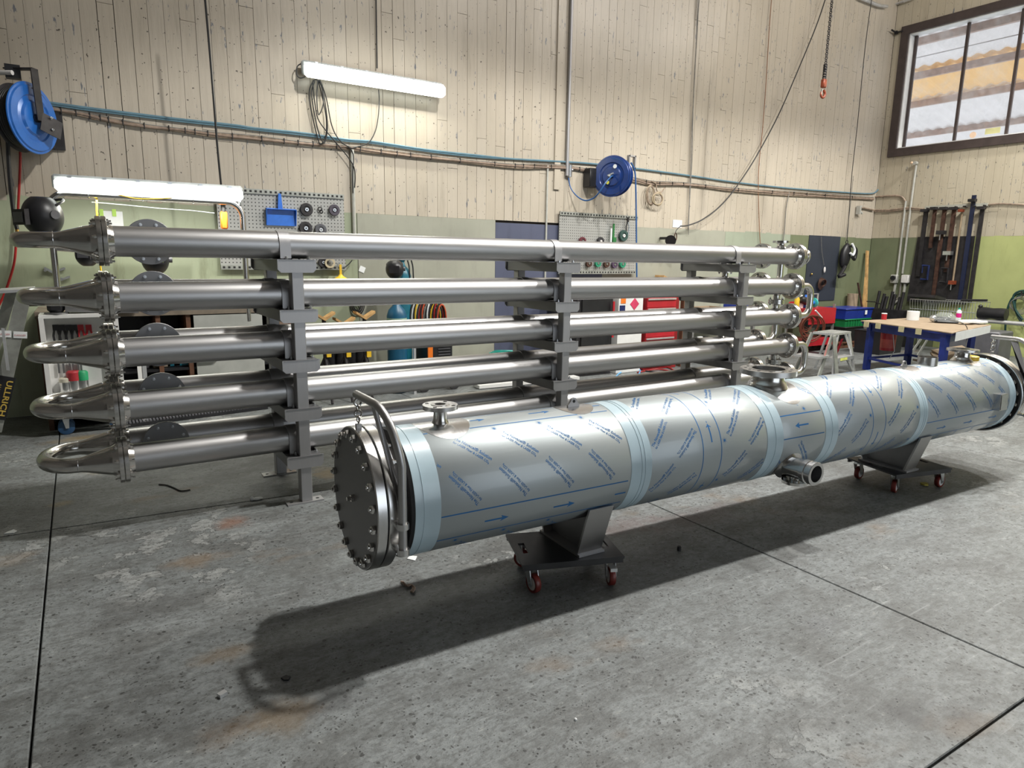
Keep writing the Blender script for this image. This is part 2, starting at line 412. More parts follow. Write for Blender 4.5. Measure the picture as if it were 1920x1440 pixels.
def text_flat(body, bold=0.):
    "vertices (2-D) and faces of a line of lettering, scaled to unit width"
    if body in _txt: return _txt[body]
    cu = bpy.data.curves.new('lettering', 'FONT'); cu.body = body; cu.resolution_u = 2; cu.offset = bold
    ob = bpy.data.objects.new('lettering', cu); col.objects.link(ob)
    dg = bpy.context.evaluated_depsgraph_get(); me = bpy.data.meshes.new_from_object(ob.evaluated_get(dg))
    vs = [(v.co.x, v.co.y) for v in me.vertices]; fs = [tuple(p.vertices) for p in me.polygons]
    x0 = min(v[0] for v in vs); x1 = max(v[0] for v in vs); k = 1/(x1-x0)
    vs = [((a-x0)*k, b*k) for a, b in vs]
    bpy.data.objects.remove(ob); bpy.data.curves.remove(cu); bpy.data.meshes.remove(me)
    _txt[body] = (vs, fs); return _txt[body]
def text_on(mb, body, p0, ux, uy, width, th=.0008, bold=.0, hscale=1.):
    "lettering starting at p0 running along ux"
    vs, fs = text_flat(body, bold); p0 = Vector(p0); ux = Vector(ux).normalized(); uy = Vector(uy).normalized()
    nrm = ux.cross(uy)
    return mb.add([p0 + ux*a*width + uy*b*width*hscale + nrm*th for a, b in vs], fs)

# ================================================================== SETTING
YB, XR, ZC = 7.9, 13.9, 8.2
def BW(x, y, off=0.): return at(x, y, 1, YB-off)
def RW(x, y, off=0.): return at(x, y, 0, XR-off)
def FL(x, y, z=0.): return at(x, y, 2, z)
joint_m = M('dark_joint_dirt', (.02, .02, .02), .9)
fl = struct('floor', MB().box((4.5, 1.0, -.08), (21, 14.4, .1)), joint_m)
XJ = [-6.97, -3.62, -.27, 3.08, 6.43, 9.78, 13.92]; YJ = [-6.1, -2.75, .905, 4.526, 7.92]
SLP = (0, .03, .022, .092, 0)
def yj(j, x): return YJ[j] - SLP[j]*(min(max(x, -3.7), 4.0)+.27)
for i in range(6):
    for j in range(4):
        g = .004; a, b = XJ[i]+g, XJ[i+1]-g
        q = [(a, yj(j, XJ[i])+g), (b, yj(j, XJ[i+1])+g), (b, yj(j+1, XJ[i+1])-g), (a, yj(j+1, XJ[i])-g)]
        mb = MB(); k = .0035; cx, cy = sum(p[0] for p in q)/4, sum(p[1] for p in q)/4
        ins = [(x+(k if x < cx else -k), y+(k if y < cy else -k)) for x, y in q]
        vs = [(x, y, -.029) for x, y in q] + [(x, y, -k) for x, y in q] + [(x, y, 0) for x, y in ins]
        mb.add(vs, [(3, 2, 1, 0), (8, 9, 10, 11)] + [(r*4+c, r*4+(c+1) % 4, r*4+4+(c+1) % 4, r*4+4+c) for r in range(2) for c in range(4)])
        part('concrete_slab', mb, floor_m, fl)
backing = M('dark_wall_backing', (.05, .04, .03), .9)
ceil_m = M('dark_roof_lining', (.30, .28, .26), .8)
wall_plain = M('plain_dark_wall', (.13, .125, .12), .7)
wb_ = struct('wall_back', MB().box((4.95, YB+.115, ZC/2), (18.1, .17, ZC)), backing)
mb = MB()
WY0, WY1, WZ0, WZ1 = 4.05, 7.60, 3.83, 5.95
mb.box((XR+.115, (7.99-6.3)/2, WZ0/2), (.17, 14.3, WZ0)); mb.box((XR+.115, (7.99-6.3)/2, (WZ1+ZC)/2), (.17, 14.3, ZC-WZ1))
mb.box((XR+.115, (WY1+7.99)/2, (WZ0+WZ1)/2), (.17, 7.99-WY1, WZ1-WZ0)); mb.box((XR+.115, (WY0-6.3)/2, (WZ0+WZ1)/2), (.17, WY0+6.3, WZ1-WZ0))
wr_ = struct('wall_right', mb, backing)
struct('ceiling', MB().box((4.95, .85, ZC+.05), (18.3, 14.5, .1)), ceil_m)
struct('wall_left', MB().box((-4.08, .85, ZC/2), (.16, 14.3, ZC)), wall_plain)
mb = MB(); mb.box((-1.3, -6.2, ZC/2), (5.6, .16, ZC)); mb.box((11.3, -6.2, ZC/2), (5.2, .16, ZC)); mb.box((5.1, -6.2, (4.8+ZC)/2), (7.2, .16, ZC-4.8))
struct('wall_front', mb, wall_plain)

# planks: one bevelled box mesh shared by every plank
pm = MB().box((0, 0, 0), (1, 1, 1)); unit_plank = {}
def plank_mesh(mt):
    if mt.name not in unit_plank:
        unit_plank[mt.name] = mesh_of('plank', MB().box((0, 0, 0), (1, 1, 1)), mt, Matrix.Identity(4))
    return unit_plank[mt.name]
def planks_back():
    me = plank_mesh(plank_back); P = .1425; n = 0
    x = -.495
    while x < XR-.02:
        wd = min(P, XR-x); zs = [2.09]
        z = 2.1+random.uniform(.6, 3.2)
        while z < ZC-1.0: zs.append(z); z += random.uniform(1.9, 4.6)
        zs.append(ZC-.01)
        gap = random.choice((.0022, .003, .003, .0045)); 
        if abs(x-4.97) < .1 or abs(x-.36) < .07 or abs(x-3.16) < .07: gap = .009
        for a, b in zip(zs[:-1], zs[1:]):
            d = random.uniform(0, .003)
            inst('plank', me, wb_, Matrix.Translation((x+wd/2, YB+.0145+d, (a+b)/2)) @ Matrix.Diagonal((wd-gap, .029, b-a-.004, 1)))
        x += P
planks_back()
inst('plank', plank_mesh(plank_back), wb_, Matrix.Translation((-2.25, YB+.015, 5.1)) @ Matrix.Diagonal((3.5, .029, 6.1, 1)))
def planks_right():
    me = plank_mesh(plank_side); P = .149; y = YB
    while y > 3.75:
        segs = []
        if y-P > WY1+.1 or y < WY0-.1: segs = [(2.1, ZC)]
        else: segs = [(2.1, WZ0-.03), (WZ1+.03, ZC)]
        for lo, hi in segs:
            zs = [lo]
            if hi-lo > 1.4 and random.random() < .6: zs.append(random.uniform(lo+.4, hi-.4))
            if hi-lo > 4 and random.random() < .6: zs.append(zs[-1]+.5*(hi-zs[-1]))
            zs.append(hi-.005)
            for a, b in zip(zs[:-1], zs[1:]):
                inst('plank', me, wr_, Matrix.Translation((XR+.0145+random.uniform(0, .003), y-P/2, (a+b)/2)) @ Matrix.Diagonal((.029, P-.003, b-a-.004, 1)))
        y -= P
planks_right()
inst('plank', plank_mesh(plank_side), wr_, Matrix.Translation((XR+.015, -1.25, 5.1)) @ Matrix.Diagonal((.029, 9.95, 6.1, 1)))

# painted sheets on the lower walls
g_left = sheet_mat('pale_green_gloss_paint', (.37, .41, .285), (.13, .14, .08), .6)
g_beige = sheet_mat('beige_grey_paint', (.36, .36, .295), (.18, .18, .14), .35)
g_blue = sheet_mat('slate_blue_sheet', (.085, .095, .15), (.04, .04, .06), .4, .5)
g_mid = sheet_mat('pale_grey_green_paint', (.36, .40, .31), (.22, .22, .17), .4)
g_dark = sheet_mat('dark_blue_grey_sheet', (.035, .042, .058), (.02, .02, .02), .4, .55)
g_olive = sheet_mat('olive_green_paint', (.18, .205, .12), (.09, .10, .06), .5)
g_green_lit = sheet_mat('lit_green_paint', (.42, .46, .19), (.24, .26, .10), .45)  # brighter copy of the green: the light along this wall put into colour
def wsheet(x0, x1, z0, z1, mt, th=.012, off=0.): part('wall_sheet', MB().box(((x0+x1)/2, YB+.014-th/2-off, (z0+z1)/2), (x1-x0-.004, th, z1-z0)), mt, wb_)
xs_ = [BW(x, 480).x for x in (671, 928, 1130)]
wsheet(-4, xs_[0], .003, 2.10, g_left); wsheet(xs_[0], xs_[1], .003, 2.09, g_beige, .02)
wsheet(xs_[1], xs_[2], .003, 2.06, g_blue, .02); wsheet(xs_[2], 9.4, .003, 2.10, g_beige); wsheet(9.4, 11.2, .003, 2.11, g_mid)
wsheet(11.2, XR-.002, .003, 2.10, g_olive); wsheet(11.76, 12.78, .85, 2.10, g_dark, .012, .014)
def rsheet(y0, y1, z0, z1, mt, th=.012, off=0.): return part('wall_sheet', MB().box((XR+.014-th/2-off, (y0+y1)/2, (z0+z1)/2), (th, y1-y0-.004, z1-z0)), mt, wr_)
rsheet(6.45, YB-.002, .003, 2.10, g_olive); rsheet(-6, 6.45, .003, 2.11, g_green_lit)
# black leaning sheet behind the clamps
mb = MB(); mb.prism([(XR-.10, 6.99, .86), (XR-.10, 5.93, .86), (XR-.03, 5.965, 2.11), (XR-.03, 6.97, 2.11)], (.015, 0, 0))
solo('steel_sheet', mb, black_steel, 'black steel sheet standing against the right wall behind the row of bar clamps', 'metal sheet')

# ---- window_1 in the right wall
frame_m = M('dark_brown_window_trim', (.055, .04, .037), .5, 0, .15)
win = bpy.data.objects.new('window_1', None); col.objects.link(win); win['kind'] = 'structure'; win.location = (XR, (WY0+WY1)/2, WZ0)
WM[win.name] = Matrix.Translation(win.location)
fw = .15; mb = MB()
mb.box((XR-.02, (WY0+WY1)/2, WZ0-fw/2), (.05, WY1-WY0+2*fw, fw)); mb.box((XR-.02, (WY0+WY1)/2, WZ1+fw/2), (.05, WY1-WY0+2*fw, fw))
mb.box((XR-.02, WY1+fw/2, (WZ0+WZ1)/2), (.05, fw, WZ1-WZ0)); mb.box((XR-.02, WY0-fw/2, (WZ0+WZ1)/2), (.05, fw, WZ1-WZ0))
part('window_trim', mb, frame_m, win)
mb = MB(); t = .02
mb.box((XR+.10, (WY0+WY1)/2, WZ0+t/2), (.20, WY1-WY0, t)); mb.box((XR+.10, (WY0+WY1)/2, WZ1-t/2), (.20, WY1-WY0, t))
mb.box((XR+.10, WY1-t/2, (WZ0+WZ1)/2), (.20, t, WZ1-WZ0-.05)); mb.box((XR+.10, WY0+t/2, (WZ0+WZ1)/2), (.20, t, WZ1-WZ0-.05))
part('window_reveal', mb, white_paint, win)
gx = XR+.17
glz = [WY1-.05, 6.63, 5.78, 4.92, WY0+.05]
for y in glz: part('mullion', MB().box((gx, y, (WZ0+WZ1)/2), (.05, .045, WZ1-WZ0-.05)), frame_m, win)
gm, nt, b = nodes('dusty_glass')
for n_ in list(nt.nodes):
    if n_.type == 'BSDF_PRINCIPLED': nt.nodes.remove(n_)
out = [n_ for n_ in nt.nodes if n_.type == 'OUTPUT_MATERIAL'][0]
tr = N(nt, 'ShaderNodeBsdfTransparent'); df = N(nt, 'ShaderNodeBsdfTranslucent'); gl = N(nt, 'ShaderNodeBsdfGlossy'); gl.inputs['Roughness'].default_value = .05
df.inputs[0].default_value = (.85, .86, .84, 1)
mx = N(nt, 'ShaderNodeMixShader'); mx2 = N(nt, 'ShaderNodeMixShader')
dirt = ramp(nt, noise(nt, gpos(nt), 2.2, 8, .7), .38, .75)
nt.links.new(mth(nt, 'ADD', mth(nt, 'MULTIPLY', dirt, .20), .03), mx.inputs[0]); nt.links.new(tr.outputs[0], mx.inputs[1]); nt.links.new(df.outputs[0], mx.inputs[2])
mx2.inputs[0].default_value = .05; nt.links.new(mx.outputs[0], mx2.inputs[1]); nt.links.new(gl.outputs[0], mx2.inputs[2]); nt.links.new(mx2.outputs[0], out.inputs[0])
for a, c in zip(glz[:-1], glz[1:]):
    part('glass_pane', MB().box((gx, (a+c)/2, (WZ0+WZ1)/2), (.005, a-c-.045, WZ1-WZ0-.04)), gm, win)
p = RW(1863, 247, -.16); part('window_sticker', MB().box((gx-.006, p.y+.02, p.z+.02), (.002, .24, .10)), M('faded_yellow_label', (.62, .60, .30), .6), win)
p = RW(1824, 253, -.16); part('window_sticker', MB().cyl((gx-.008, p.y, p.z), (gx-.005, p.y, p.z), .055, 20), M('faded_peach_label', (.75, .55, .40), .6), win)

# canopy outside the window: corrugated translucent sheets on timber purlins
cano = thing('outside_canopy', 'corrugated lean-to canopy on timber purlins seen through the high window', 'canopy', (17, 5, 4))
def canopy_mat(name, c):
    m, nt, b = nodes(name); nt.nodes.remove(b)
    out = [n_ for n_ in nt.nodes if n_.type == 'OUTPUT_MATERIAL'][0]
    a = N(nt, 'ShaderNodeBsdfTranslucent'); d = N(nt, 'ShaderNodeBsdfDiffuse'); mx = N(nt, 'ShaderNodeMixShader'); mx.inputs[0].default_value = .35
    nz = noise(nt, gpos(nt), 1.3, 5); cc = mixc(nt, nz, tuple(x*.75 for x in c), c)
    nt.links.new(cc, a.inputs[0]); nt.links.new(cc, d.inputs[0]); nt.links.new(a.outputs[0], mx.inputs[1]); nt.links.new(d.outputs[0], mx.inputs[2]); nt.links.new(mx.outputs[0], out.inputs[0])
    return m
cw = canopy_mat('translucent_white_sheet', (.90, .85, .83)); co = canopy_mat('translucent_amber_sheet', (.98, .62, .28)); cg = canopy_mat('translucent_grey_sheet', (.62, .56, .54))
X0c, Z0c, X1c, Z1c = 14.4, 6.75, 23.5, 4.55
def cz(x): return Z0c+(Z1c-Z0c)*(x-X0c)/(X1c-X0c)
for j, (xa, xb, mt) in enumerate(((14.4, 15.6, cg), (15.6, 17.0, cw), (17.0, 18.4, co), (18.4, 20.2, cw), (20.2, 23.5, cw))):
    n = 260; vs = []; fs = []
    lift = .03*j
    for i in range(n+1):
        y = 1+12*i/n; h = .028*math.sin(i*PI/3)
        vs += [(xa-.12, y, cz(xa-.12)+h-lift), (xb+.1, y, cz(xb+.1)+h-lift)]
    fs = [(2*i, 2*i+1, 2*i+3, 2*i+2) for i in range(n)]
    part('corrugated_sheet', MB().add(vs, fs), mt, cano, ang=80)
purl = M('weathered_purlin_timber', (.40, .27, .22), .7, 0, .2)
for x in (15.6, 17.0, 18.4, 20.2): part('purlin', MB().box((x, 7, cz(x)-.19), (.09, 12, .15)), purl, cano)
mb = MB().box((16.2, 7, cz(16.2)-.2), (.02, 12, .02)); part('tie_wire', mb, zinc, cano)

# ================================================================== PIPE RACK
RX = [1.13, 3.22, 5.355]                       # frame positions along the wall
LV = [1.567, 1.260, .945, .633, .318]          # bearer heights
YF0, YF1, YR0, YR1 = 4.212, 4.285, 4.872, 4.945   # front and rear posts
PR = .084; PYF, PYR = 4.375, 4.775
def bolt(mb, p, d, L=.012, r=.011):
    p = Vector(p); d = Vector(d).normalized(); mb.lathe(p, p+d, [(0, r), (L, r)], 6); mb.lathe(p, p+d, [(L, r*.55), (L+.01, r*.55)], 8)
def make_frame(x):
    t = thing('pipe_support_frame', '', 'frame', (x, (YF0+YR1)/2, 0), 0, 'stainless frames of the pipe rack')
    for y0, y1, nm in ((YF0, YF1, 'front_post'), (YR0, YR1, 'rear_post')):
        top = 1.56; zz = [.006]+[z-.004 for z in reversed(LV)]
        mb = MB()
        for a, b in zip(zz[:-1], zz[1:]): mb.box((x+.002, (y0+y1)/2, (a+b)/2+.001), (.072, y1-y0, b-a-.003), ch=.004)
        part(nm, mb, steel_frame, t)
        mb = MB(); yc = (y0+y1)/2+(-.01 if y0 < 4.5 else .0)
        mb.box((x-.01, yc, .005), (.235, .085, .01)); pl = part('base_plate', mb, steel_shiny if y0 > 4.5 else steel_frame, t)
        for s in (-1, 1): part('bolt_hole', MB().cyl((x-.01+s*.085, yc, .0095), (x-.01+s*.085, yc, .0105), .012, 12), black_gap, pl)
    for i, z in enumerate(LV):
        mb = MB(); th = .006; hw = .117
        mb.box((x, (YF0+YR1)/2, z-th/2), (2*hw-.02, YR1-YF0+.02, th))
        for s in (-1, 1): mb.box((x+s*(hw-.018), (YF0+YR1)/2, z-.038), (th, YR1-YF0-.02, .07))
        part('bearer_channel', mb, steel_dark, t)
        for yy, dy in ((YF0-.008, .006), (YR1+.002, .006)):
            c = .02; z0, z1 = z-.079, z+.001
            pts = [(x-hw, yy, z1), (x-hw, yy, z0+c), (x-hw+c, yy, z0), (x+hw-c, yy, z0), (x+hw, yy, z0+c), (x+hw, yy, z1)]
            part('gusset_plate', MB().prism(pts, (0, dy, 0)), steel_frame if yy < 4.5 else steel_dark, t)
        for yb in (PYF-.105, PYF+.105, PYR-.105, PYR+.105):
            for dx in (-.045, .09): mb = MB(); bolt(mb, (x+dx, yb, z), (0, 0, 1), .009, .010); part('clamp_bolt', mb, zinc, t)
    return t
fr0 = make_frame(RX[0]); frames = [fr0] + [copy_tree(fr0, None, (RX[k]-RX[0], 0, 0)) for k in (1, 2)]
for f, l in zip(frames, ('leftmost stainless support frame carrying the five tiers of pipes', 'middle stainless support frame of the pipe rack', 'right-hand stainless support frame of the pipe rack near the flanged ends')): f['label'] = l
# straps: bent over each pipe at each frame
def strap(parent, x, y, z, R=PR, wdt=.066, th=.006):
    mb = MB(); n = 16; vs = []; xa, xb = x-wdt/2, x+wdt/2
    prof = [(-R-.03, 0), (-R-.002, 0)] + [(-(R+.002)*math.cos(PI*i/n), R+(R+.002)*math.sin(PI*i/n)) for i in range(n+1)] + [(R+.002, 0), (R+.03, 0)]
    prof2 = [(-R-.03, th), (-R-.002-th, th)] + [(-(R+.002+th)*math.cos(PI*i/n), R+(R+.002+th)*math.sin(PI*i/n)) for i in range(n+1)] + [(R+.002+th, th), (R+.03, th)]
    m = len(prof)
    for xx in (xa, xb):
        vs += [(xx, y+a, z+.001+b) for a, b in prof]+[(xx, y+a, z+.001+b) for a, b in prof2]
    fs = []
    for i in range(m-1):
        fs += [(i, i+1, m+i+1, m+i), (2*m+i+1, 2*m+i, 3*m+i, 3*m+i+1), (m+i, m+i+1, 3*m+i+1, 3*m+i), (i+1, i, 2*m+i, 2*m+i+1)]
    mb.add(vs, fs); part('strap', mb, steel_frame, parent)

def flange_pair(mb, x, y, z, d=1, R=.135, r=.084, th=.024, n=36):
    "two bolted discs about the plane x (axis along x)"
    for s in (-1, 1):
        a = x+s*.0015; b = x+s*(th+.0015)
        mb.lathe((a, y, z), (b, y, z), [(0, r*.9), (0, R-.002), (.002, R), (th-.002, R), (th, R-.002), (th, r)], n, False, False)
        mb.lathe((b, y, z), (b+s, y, z), [(0, r+.016), (.012, r+.010), (.030, r+.001)], n, False, False)
def stud_ring(parent, x, y, z, n=8, pr=.111, half=.026, r=.0095, axis=0, off=.2):
    for k in range(n):
        a = 2*PI*(k+.5)/n+off; mb = MB()
        if axis == 0: p = Vector((x, y+pr*math.cos(a), z+pr*math.sin(a))); d = Vector((1, 0, 0))
        elif axis == 2: p = Vector((x+pr*math.cos(a), y+pr*math.sin(a), z)); d = Vector((0, 0, 1))
        else: p = Vector((x+pr*math.cos(a), y, z+pr*math.sin(a))); d = Vector((0, 1, 0))
        mb.cyl(p-d*(half+.022), p+d*(half+.026), r*.6, 8)
        for s in (-1, 1): mb.lathe(p+d*s*half, p+d*s*(half+1), [(0, r*1.25), (.013, r*1.25)], 6)
        part('stud_bolt', mb, steel_shiny, parent)
XL, XE = .135, 6.30
tier = ['top', 'second', 'third', 'fourth', 'lowest']
EX = []
for i, z in enumerate(LV):
    za = z+PR+.004
    t = thing('twin_pipe_run', '%s tier of the rack, two grey pipes joined by a bright bend' % tier[i], 'pipes', (XL, (PYF+PYR)/2, z), 0, 'five tiers of stainless pipes')
    EX.append(t)
    for y, nm in ((PYF, 'front_pipe'), (PYR, 'rear_pipe')):
        part(nm, MB().cyl((XL+.03, y, za), (XE-.03, y, za), PR, 64), steel_pipe, t)
        for xf, ff in ((XL-.012, 'left'), (XE, 'right')):
            mb = MB(); flange_pair(mb, xf, y, za); f = part('flange', mb, steel_shiny, t)
            stud_ring(f, xf, y, za, 8)
        # reducer on the left end
        mb = MB(); q = [(XL-.012-.024, .084), (XL-.07, .083), (XL-.085, .080), (XL-.20, .047), (XL-.225, .0425), (XL-.235, .0425)]
        mb.lathe((q[0][0], y, za), (q[0][0]-1, y, za), [(q[0][0]-a, r) for a, r in q], 40, False, False)
        part('reducer', mb, steel_shiny, t)
    ym = (PYF+PYR)/2; rb = (PYR-PYF)/2
    path = arc((XL-.235, ym, za), (0, -1, 0), (-1, 0, 0), rb, 0, PI, 28)
    # bend: flattened so that it reaches only 0.17 m past the weld
    path = [Vector((XL-.235-(XL-.235-p.x)*.80, p.y, p.z)) for p in path]
    part('return_bend', MB().tube(path, .0425, 24), steel_shiny, t)
    for y in (PYF, PYR): part('weld_seam', MB().torus((XL-.235, y, za), (1, 0, 0), .0425, .0022, 32, 6), steel_turn, t)
    for k in range(3):
        for y in (PYF, PYR): strap(t, RX[k]-.045, y, z)
    # branch with blind disc on the rear pipe, facing the camera side
    xb = .375
    mb = MB(); mb.cyl((xb, PYR-.03, za+.004), (xb, 4.63, za+.004), .05, 24)
    br = part('side_branch', mb, steel_shiny, t)
    mb = MB(); mb.lathe((xb, 4.65, za+.004), (xb, 4.5, za+.004), [(0, .05), (0, .132), (.003, .135), (.020, .135), (.022, .133)], 40)
    part('blind_disc', mb, steel_dark, br)  # darker steel paints in the dark surroundings the bright disc would mirror
    for k in range(8):
        a = 2*PI*(k+.5)/8; mb = MB(); bolt(mb, (xb+.108*math.cos(a), 4.63, za+.004+.108*math.sin(a)), (0, -1, 0), .008, .010); part('disc_bolt', mb, zinc, br)
# right hand ends
def ubend(x, y, z0, z1, r, label, sag=.36):
    t = thing('vertical_return_bend', label, 'pipe bend', (x, y, z0), 0, 'vertical return bends at the right end of the rack')
    R = (z1-z0)/2; zc = (z0+z1)/2; rc = .10
    pts = [(x+.027, y, z0), (x+.20, y, z0)] + arc((x+.24, y, z0+rc), (0, 0, -1), (1, 0, 0), rc, 0, PI/2, 8)[0:] + arc((x+.24, y, z1-rc), (1, 0, 0), (0, 0, 1), rc, 0, PI/2, 8) + [(x+.20, y, z1), (x+.027, y, z1)]
    part('bend_tube', MB().tube(pts, r, 20), steel_shiny, t)
    for z in (z0, z1):
        mb = MB().lathe((x+.026, y, z), (x+1, y, z), [(0, .084), (.03, .07), (.08, r+.004), (.09, r)], 32, False, False)
        part('cone', mb, steel_shiny, t)
    return t
Z = [z+PR+.004 for z in LV]
ubend(XE, PYF, Z[2], Z[1], .034, 'front return bend linking the second and third tiers')
ubend(XE, PYF, Z[4], Z[3], .034, 'front return bend linking the fourth and lowest tiers')
ubend(XE, PYR, Z[1], Z[0], .034, 'rear return bend linking the top and second tiers')
ubend(XE, PYR, Z[3], Z[2], .034, 'rear return bend linking the third and fourth tiers')
def riser(x, y, z0, z1, label, top=False):
    t = thing('flanged_riser', label, 'pipe branch', (x, y, z0), 0, 'vertical flanged branches between the tiers')
    zm = (z0+z1)/2
    if top:
        mb = MB().lathe((x, y, z0), (x, y, z1), [(0, .055), (.02, .040), (.03, .036), (z1-z0-.03, .036), (z1-z0-.02, .05)], 28, False, False)
        part('neck', mb, steel_shiny, t)
        part('open_flange', MB().ring((x, y, z1-.02), (x, y, z1), .085, .034, 36), steel_shiny, t)
        return t
    mb = MB().lathe((x, y, z0), (x, y, z1), [(0, .045), (.015, .032), (z1-z0-.015, .032), (z1-z0, .045)], 24, False, False)
    part('neck', mb, steel_shiny, t)
    mb = MB()
    for s in (-1, 1): mb.lathe((x, y, zm+s*.002), (x, y, zm+s), [(0, .01), (0, .078), (.018, .078), (.020, .075), (.020, .04), (.028, .033)], 36)
    f = part('flange', mb, steel_shiny, t); stud_ring(f, x, y, zm, 4, .060, .020, .0085, 2, .1)
    return t
riser(6.06, PYF, Z[0]+PR-.006, 1.806, 'open flanged nozzle standing on the right end of the top front pipe', True)
riser(6.06, PYF, Z[2]+PR-.006, Z[1]-PR+.006, 'bolted riser joining the second and third front pipes')
riser(6.10, PYF, Z[4]+PR-.006, Z[3]-PR+.006, 'bolted riser joining the fourth and lowest front pipes')
riser(5.72, PYR, Z[1]+PR-.006, Z[0]-PR+.006, 'bolted riser joining the top and second rear pipes')
riser(5.72, PYR, Z[3]+PR-.006, Z[2]-PR+.006, 'bolted riser joining the third and fourth rear pipes')
t = thing('end_outlet', 'short reducing outlet on the right end of the top front pipe', 'pipe fitting', (XE+.03, PYF, Z[0]))
part('cone', MB().lathe((XE+.026, PYF, Z[0]), (XE+1, PYF, Z[0]), [(0, .084), (.06, .05), (.10, .045)], 32, False, False), steel_shiny, t)
part('end_flange', MB().ring((XE+.126, PYF, Z[0]), (XE+.15, PYF, Z[0]), .085, .04), steel_shiny, t)

# ================================================================== VESSEL
VA = -.0424; VO = Vector((.894, 2.605, .594)); VU = Vector((math.cos(VA), math.sin(VA), 0)); VW = Vector((-VU.y, VU.x, 0)); VZ = Vector((0, 0, 1))
VR, FR = .282, .304
def V(t, w=0., z=0.): return VO + VU*t + VW*w + VZ*z
def VC(t, th, R): a = math.radians(th); return VO + VU*t - VW*(R*math.cos(a)) + VZ*(R*math.sin(a))
ves = thing('pressure_vessel', 'long horizontal stainless vessel wrapped in printed protective film, resting on two castor dollies', 'vessel', V(2.5, 0, -.594), VA)
def vl(prof, mt, name, n=96, cap=(False, False), label=None, par=None):
    return part(name, MB().lathe(V(0), V(1), prof, n, *cap), mt, par or ves, label)
FT0 = .043
vl([(0, .01), (0, FR-.004), (.004, FR), (FT0-.003, FR), (FT0, FR-.004), (FT0, .02)], steel_turn, 'cover_rim', 96)
cover = part('cover_face', MB().lathe(V(-.0008), V(1), [(0, .001), (0, FR-.006), (.0006, FR-.0055)], 96, True, False), steel_dark, ves, 'dull grey blind cover face')
vl([(FT0, .02), (FT0, FR-.006), (FT0+.005, FR-.006), (FT0+.005, .02)], black_gap, 'gasket')
vl([(FT0+.005, .2), (FT0+.005, FR-.003), (FT0+.008, FR), (FT0+.046, FR), (FT0+.049, FR-.003), (FT0+.049, .2)], steel_turn, 'weld_neck_flange', 96)
vl([(FT0+.04, .235), (.15, .235), (.15, .24)], steel_dark, 'inner_shell')
vl([(.149, .2), (.149, .276), (.165, VR)], black_gap, 'cladding_end_ring')
vb = 20
bm_ = None
for k in range(vb):
    a = 2*PI*(k+.5)/vb; c_, s_ = math.cos(a)*.272, math.sin(a)*.272
    if bm_ is None:
        mb = MB().lathe(V(-.001), V(-1), [(0, .015), (.001, .0185), (.014, .0185), (.016, .015)], 6).lathe(V(-.016), V(-1), [(0, .009), (.007, .009), (.008, .007)], 12)
        nut = part('cover_nut', MB().lathe(V(FT0+.049), V(1), [(0, .0165), (.016, .0165), (.016, .009), (.028, .009)], 8), steel_shiny, ves); nm_ = nut.data; nut.location = Vector((0, c_, s_))
        bo = part('cover_bolt', mb, steel_shiny, ves); bm_ = bo.data
        bo.location = Vector((0, c_, s_))
    else:
        bo = bpy.data.objects.new('cover_bolt', bm_); col.objects.link(bo); bo.parent = ves; bo.location = (0, c_, s_); nut = bpy.data.objects.new('cover_nut', nm_); col.objects.link(nut); nut.parent = ves; nut.location = (0, c_, s_)
part('centre_bolt', MB().lathe(V(-.001), V(-1), [(0, .0165), (.014, .0165)], 6).lathe(V(-.015), V(-1), [(0, .009), (.016, .009)], 12), steel_shiny, ves)
TP = [(.163, .275), (1.272, 1.402), (2.242, 2.376), (2.752, 2.872), (3.745, 3.842), (4.955, 5.045)]
SEG = [(.163, 1.33), (1.33, 2.31), (2.31, 2.81), (2.81, 3.79), (3.79, 5.045)]
for k, (a, b) in enumerate(SEG):
    sh = vl([(a+.0015, VR-.012), (a+.0015, VR-.001), (a+.003, VR), (b-.003, VR), (b-.0015, VR-.001), (b-.0015, VR-.012)], clad, 'cladding_sheet', 128)
for k, (a, b) in enumerate(TP):
    off = .0012; m = (a+b)/2+(.0 if k else -.02)
    tp = vl([(a, VR), (a+.0005, VR+off), (m, VR+off), (m+.0008, VR+off+.0018), (m+.003, VR+off+.0018), (m+.0038, VR+off*.9), (b-.0005, VR+off*.8), (b, VR)], tape, 'tape_band', 128)
    if k in (1, 4): vl([(m+.022, VR+off), (m+.0225, VR+off+.0015), (m+.025, VR+off+.0015), (m+.0255, VR+off)], tape, 'tape_fold', 128, par=tp)
# far end
FE = 5.085
vl([(5.04, VR-.002), (5.041, .2)], black_gap, 'cladding_end_ring')
vl([(5.03, .235), (FE, .235)], steel_dark, 'inner_shell')
vl([(FE, .2), (FE, FR+.003), (FE+.003, FR+.006), (FE+.042, FR+.006), (FE+.042, .2)], steel_turn, 'weld_neck_flange', 96)
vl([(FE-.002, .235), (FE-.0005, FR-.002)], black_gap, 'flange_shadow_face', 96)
vl([(FE+.047, .2), (FE+.047, FR+.003), (FE+.050, FR+.006), (FE+.088, FR+.006), (FE+.088, .001)], steel_turn, 'cover_rim', 96)
for k in range(vb):
    a = 2*PI*(k+.5)/vb; bo = bpy.data.objects.new('cover_bolt', bm_); col.objects.link(bo); bo.parent = ves
    bo.location = (FE-.002, math.cos(a)*.272, math.sin(a)*.272)

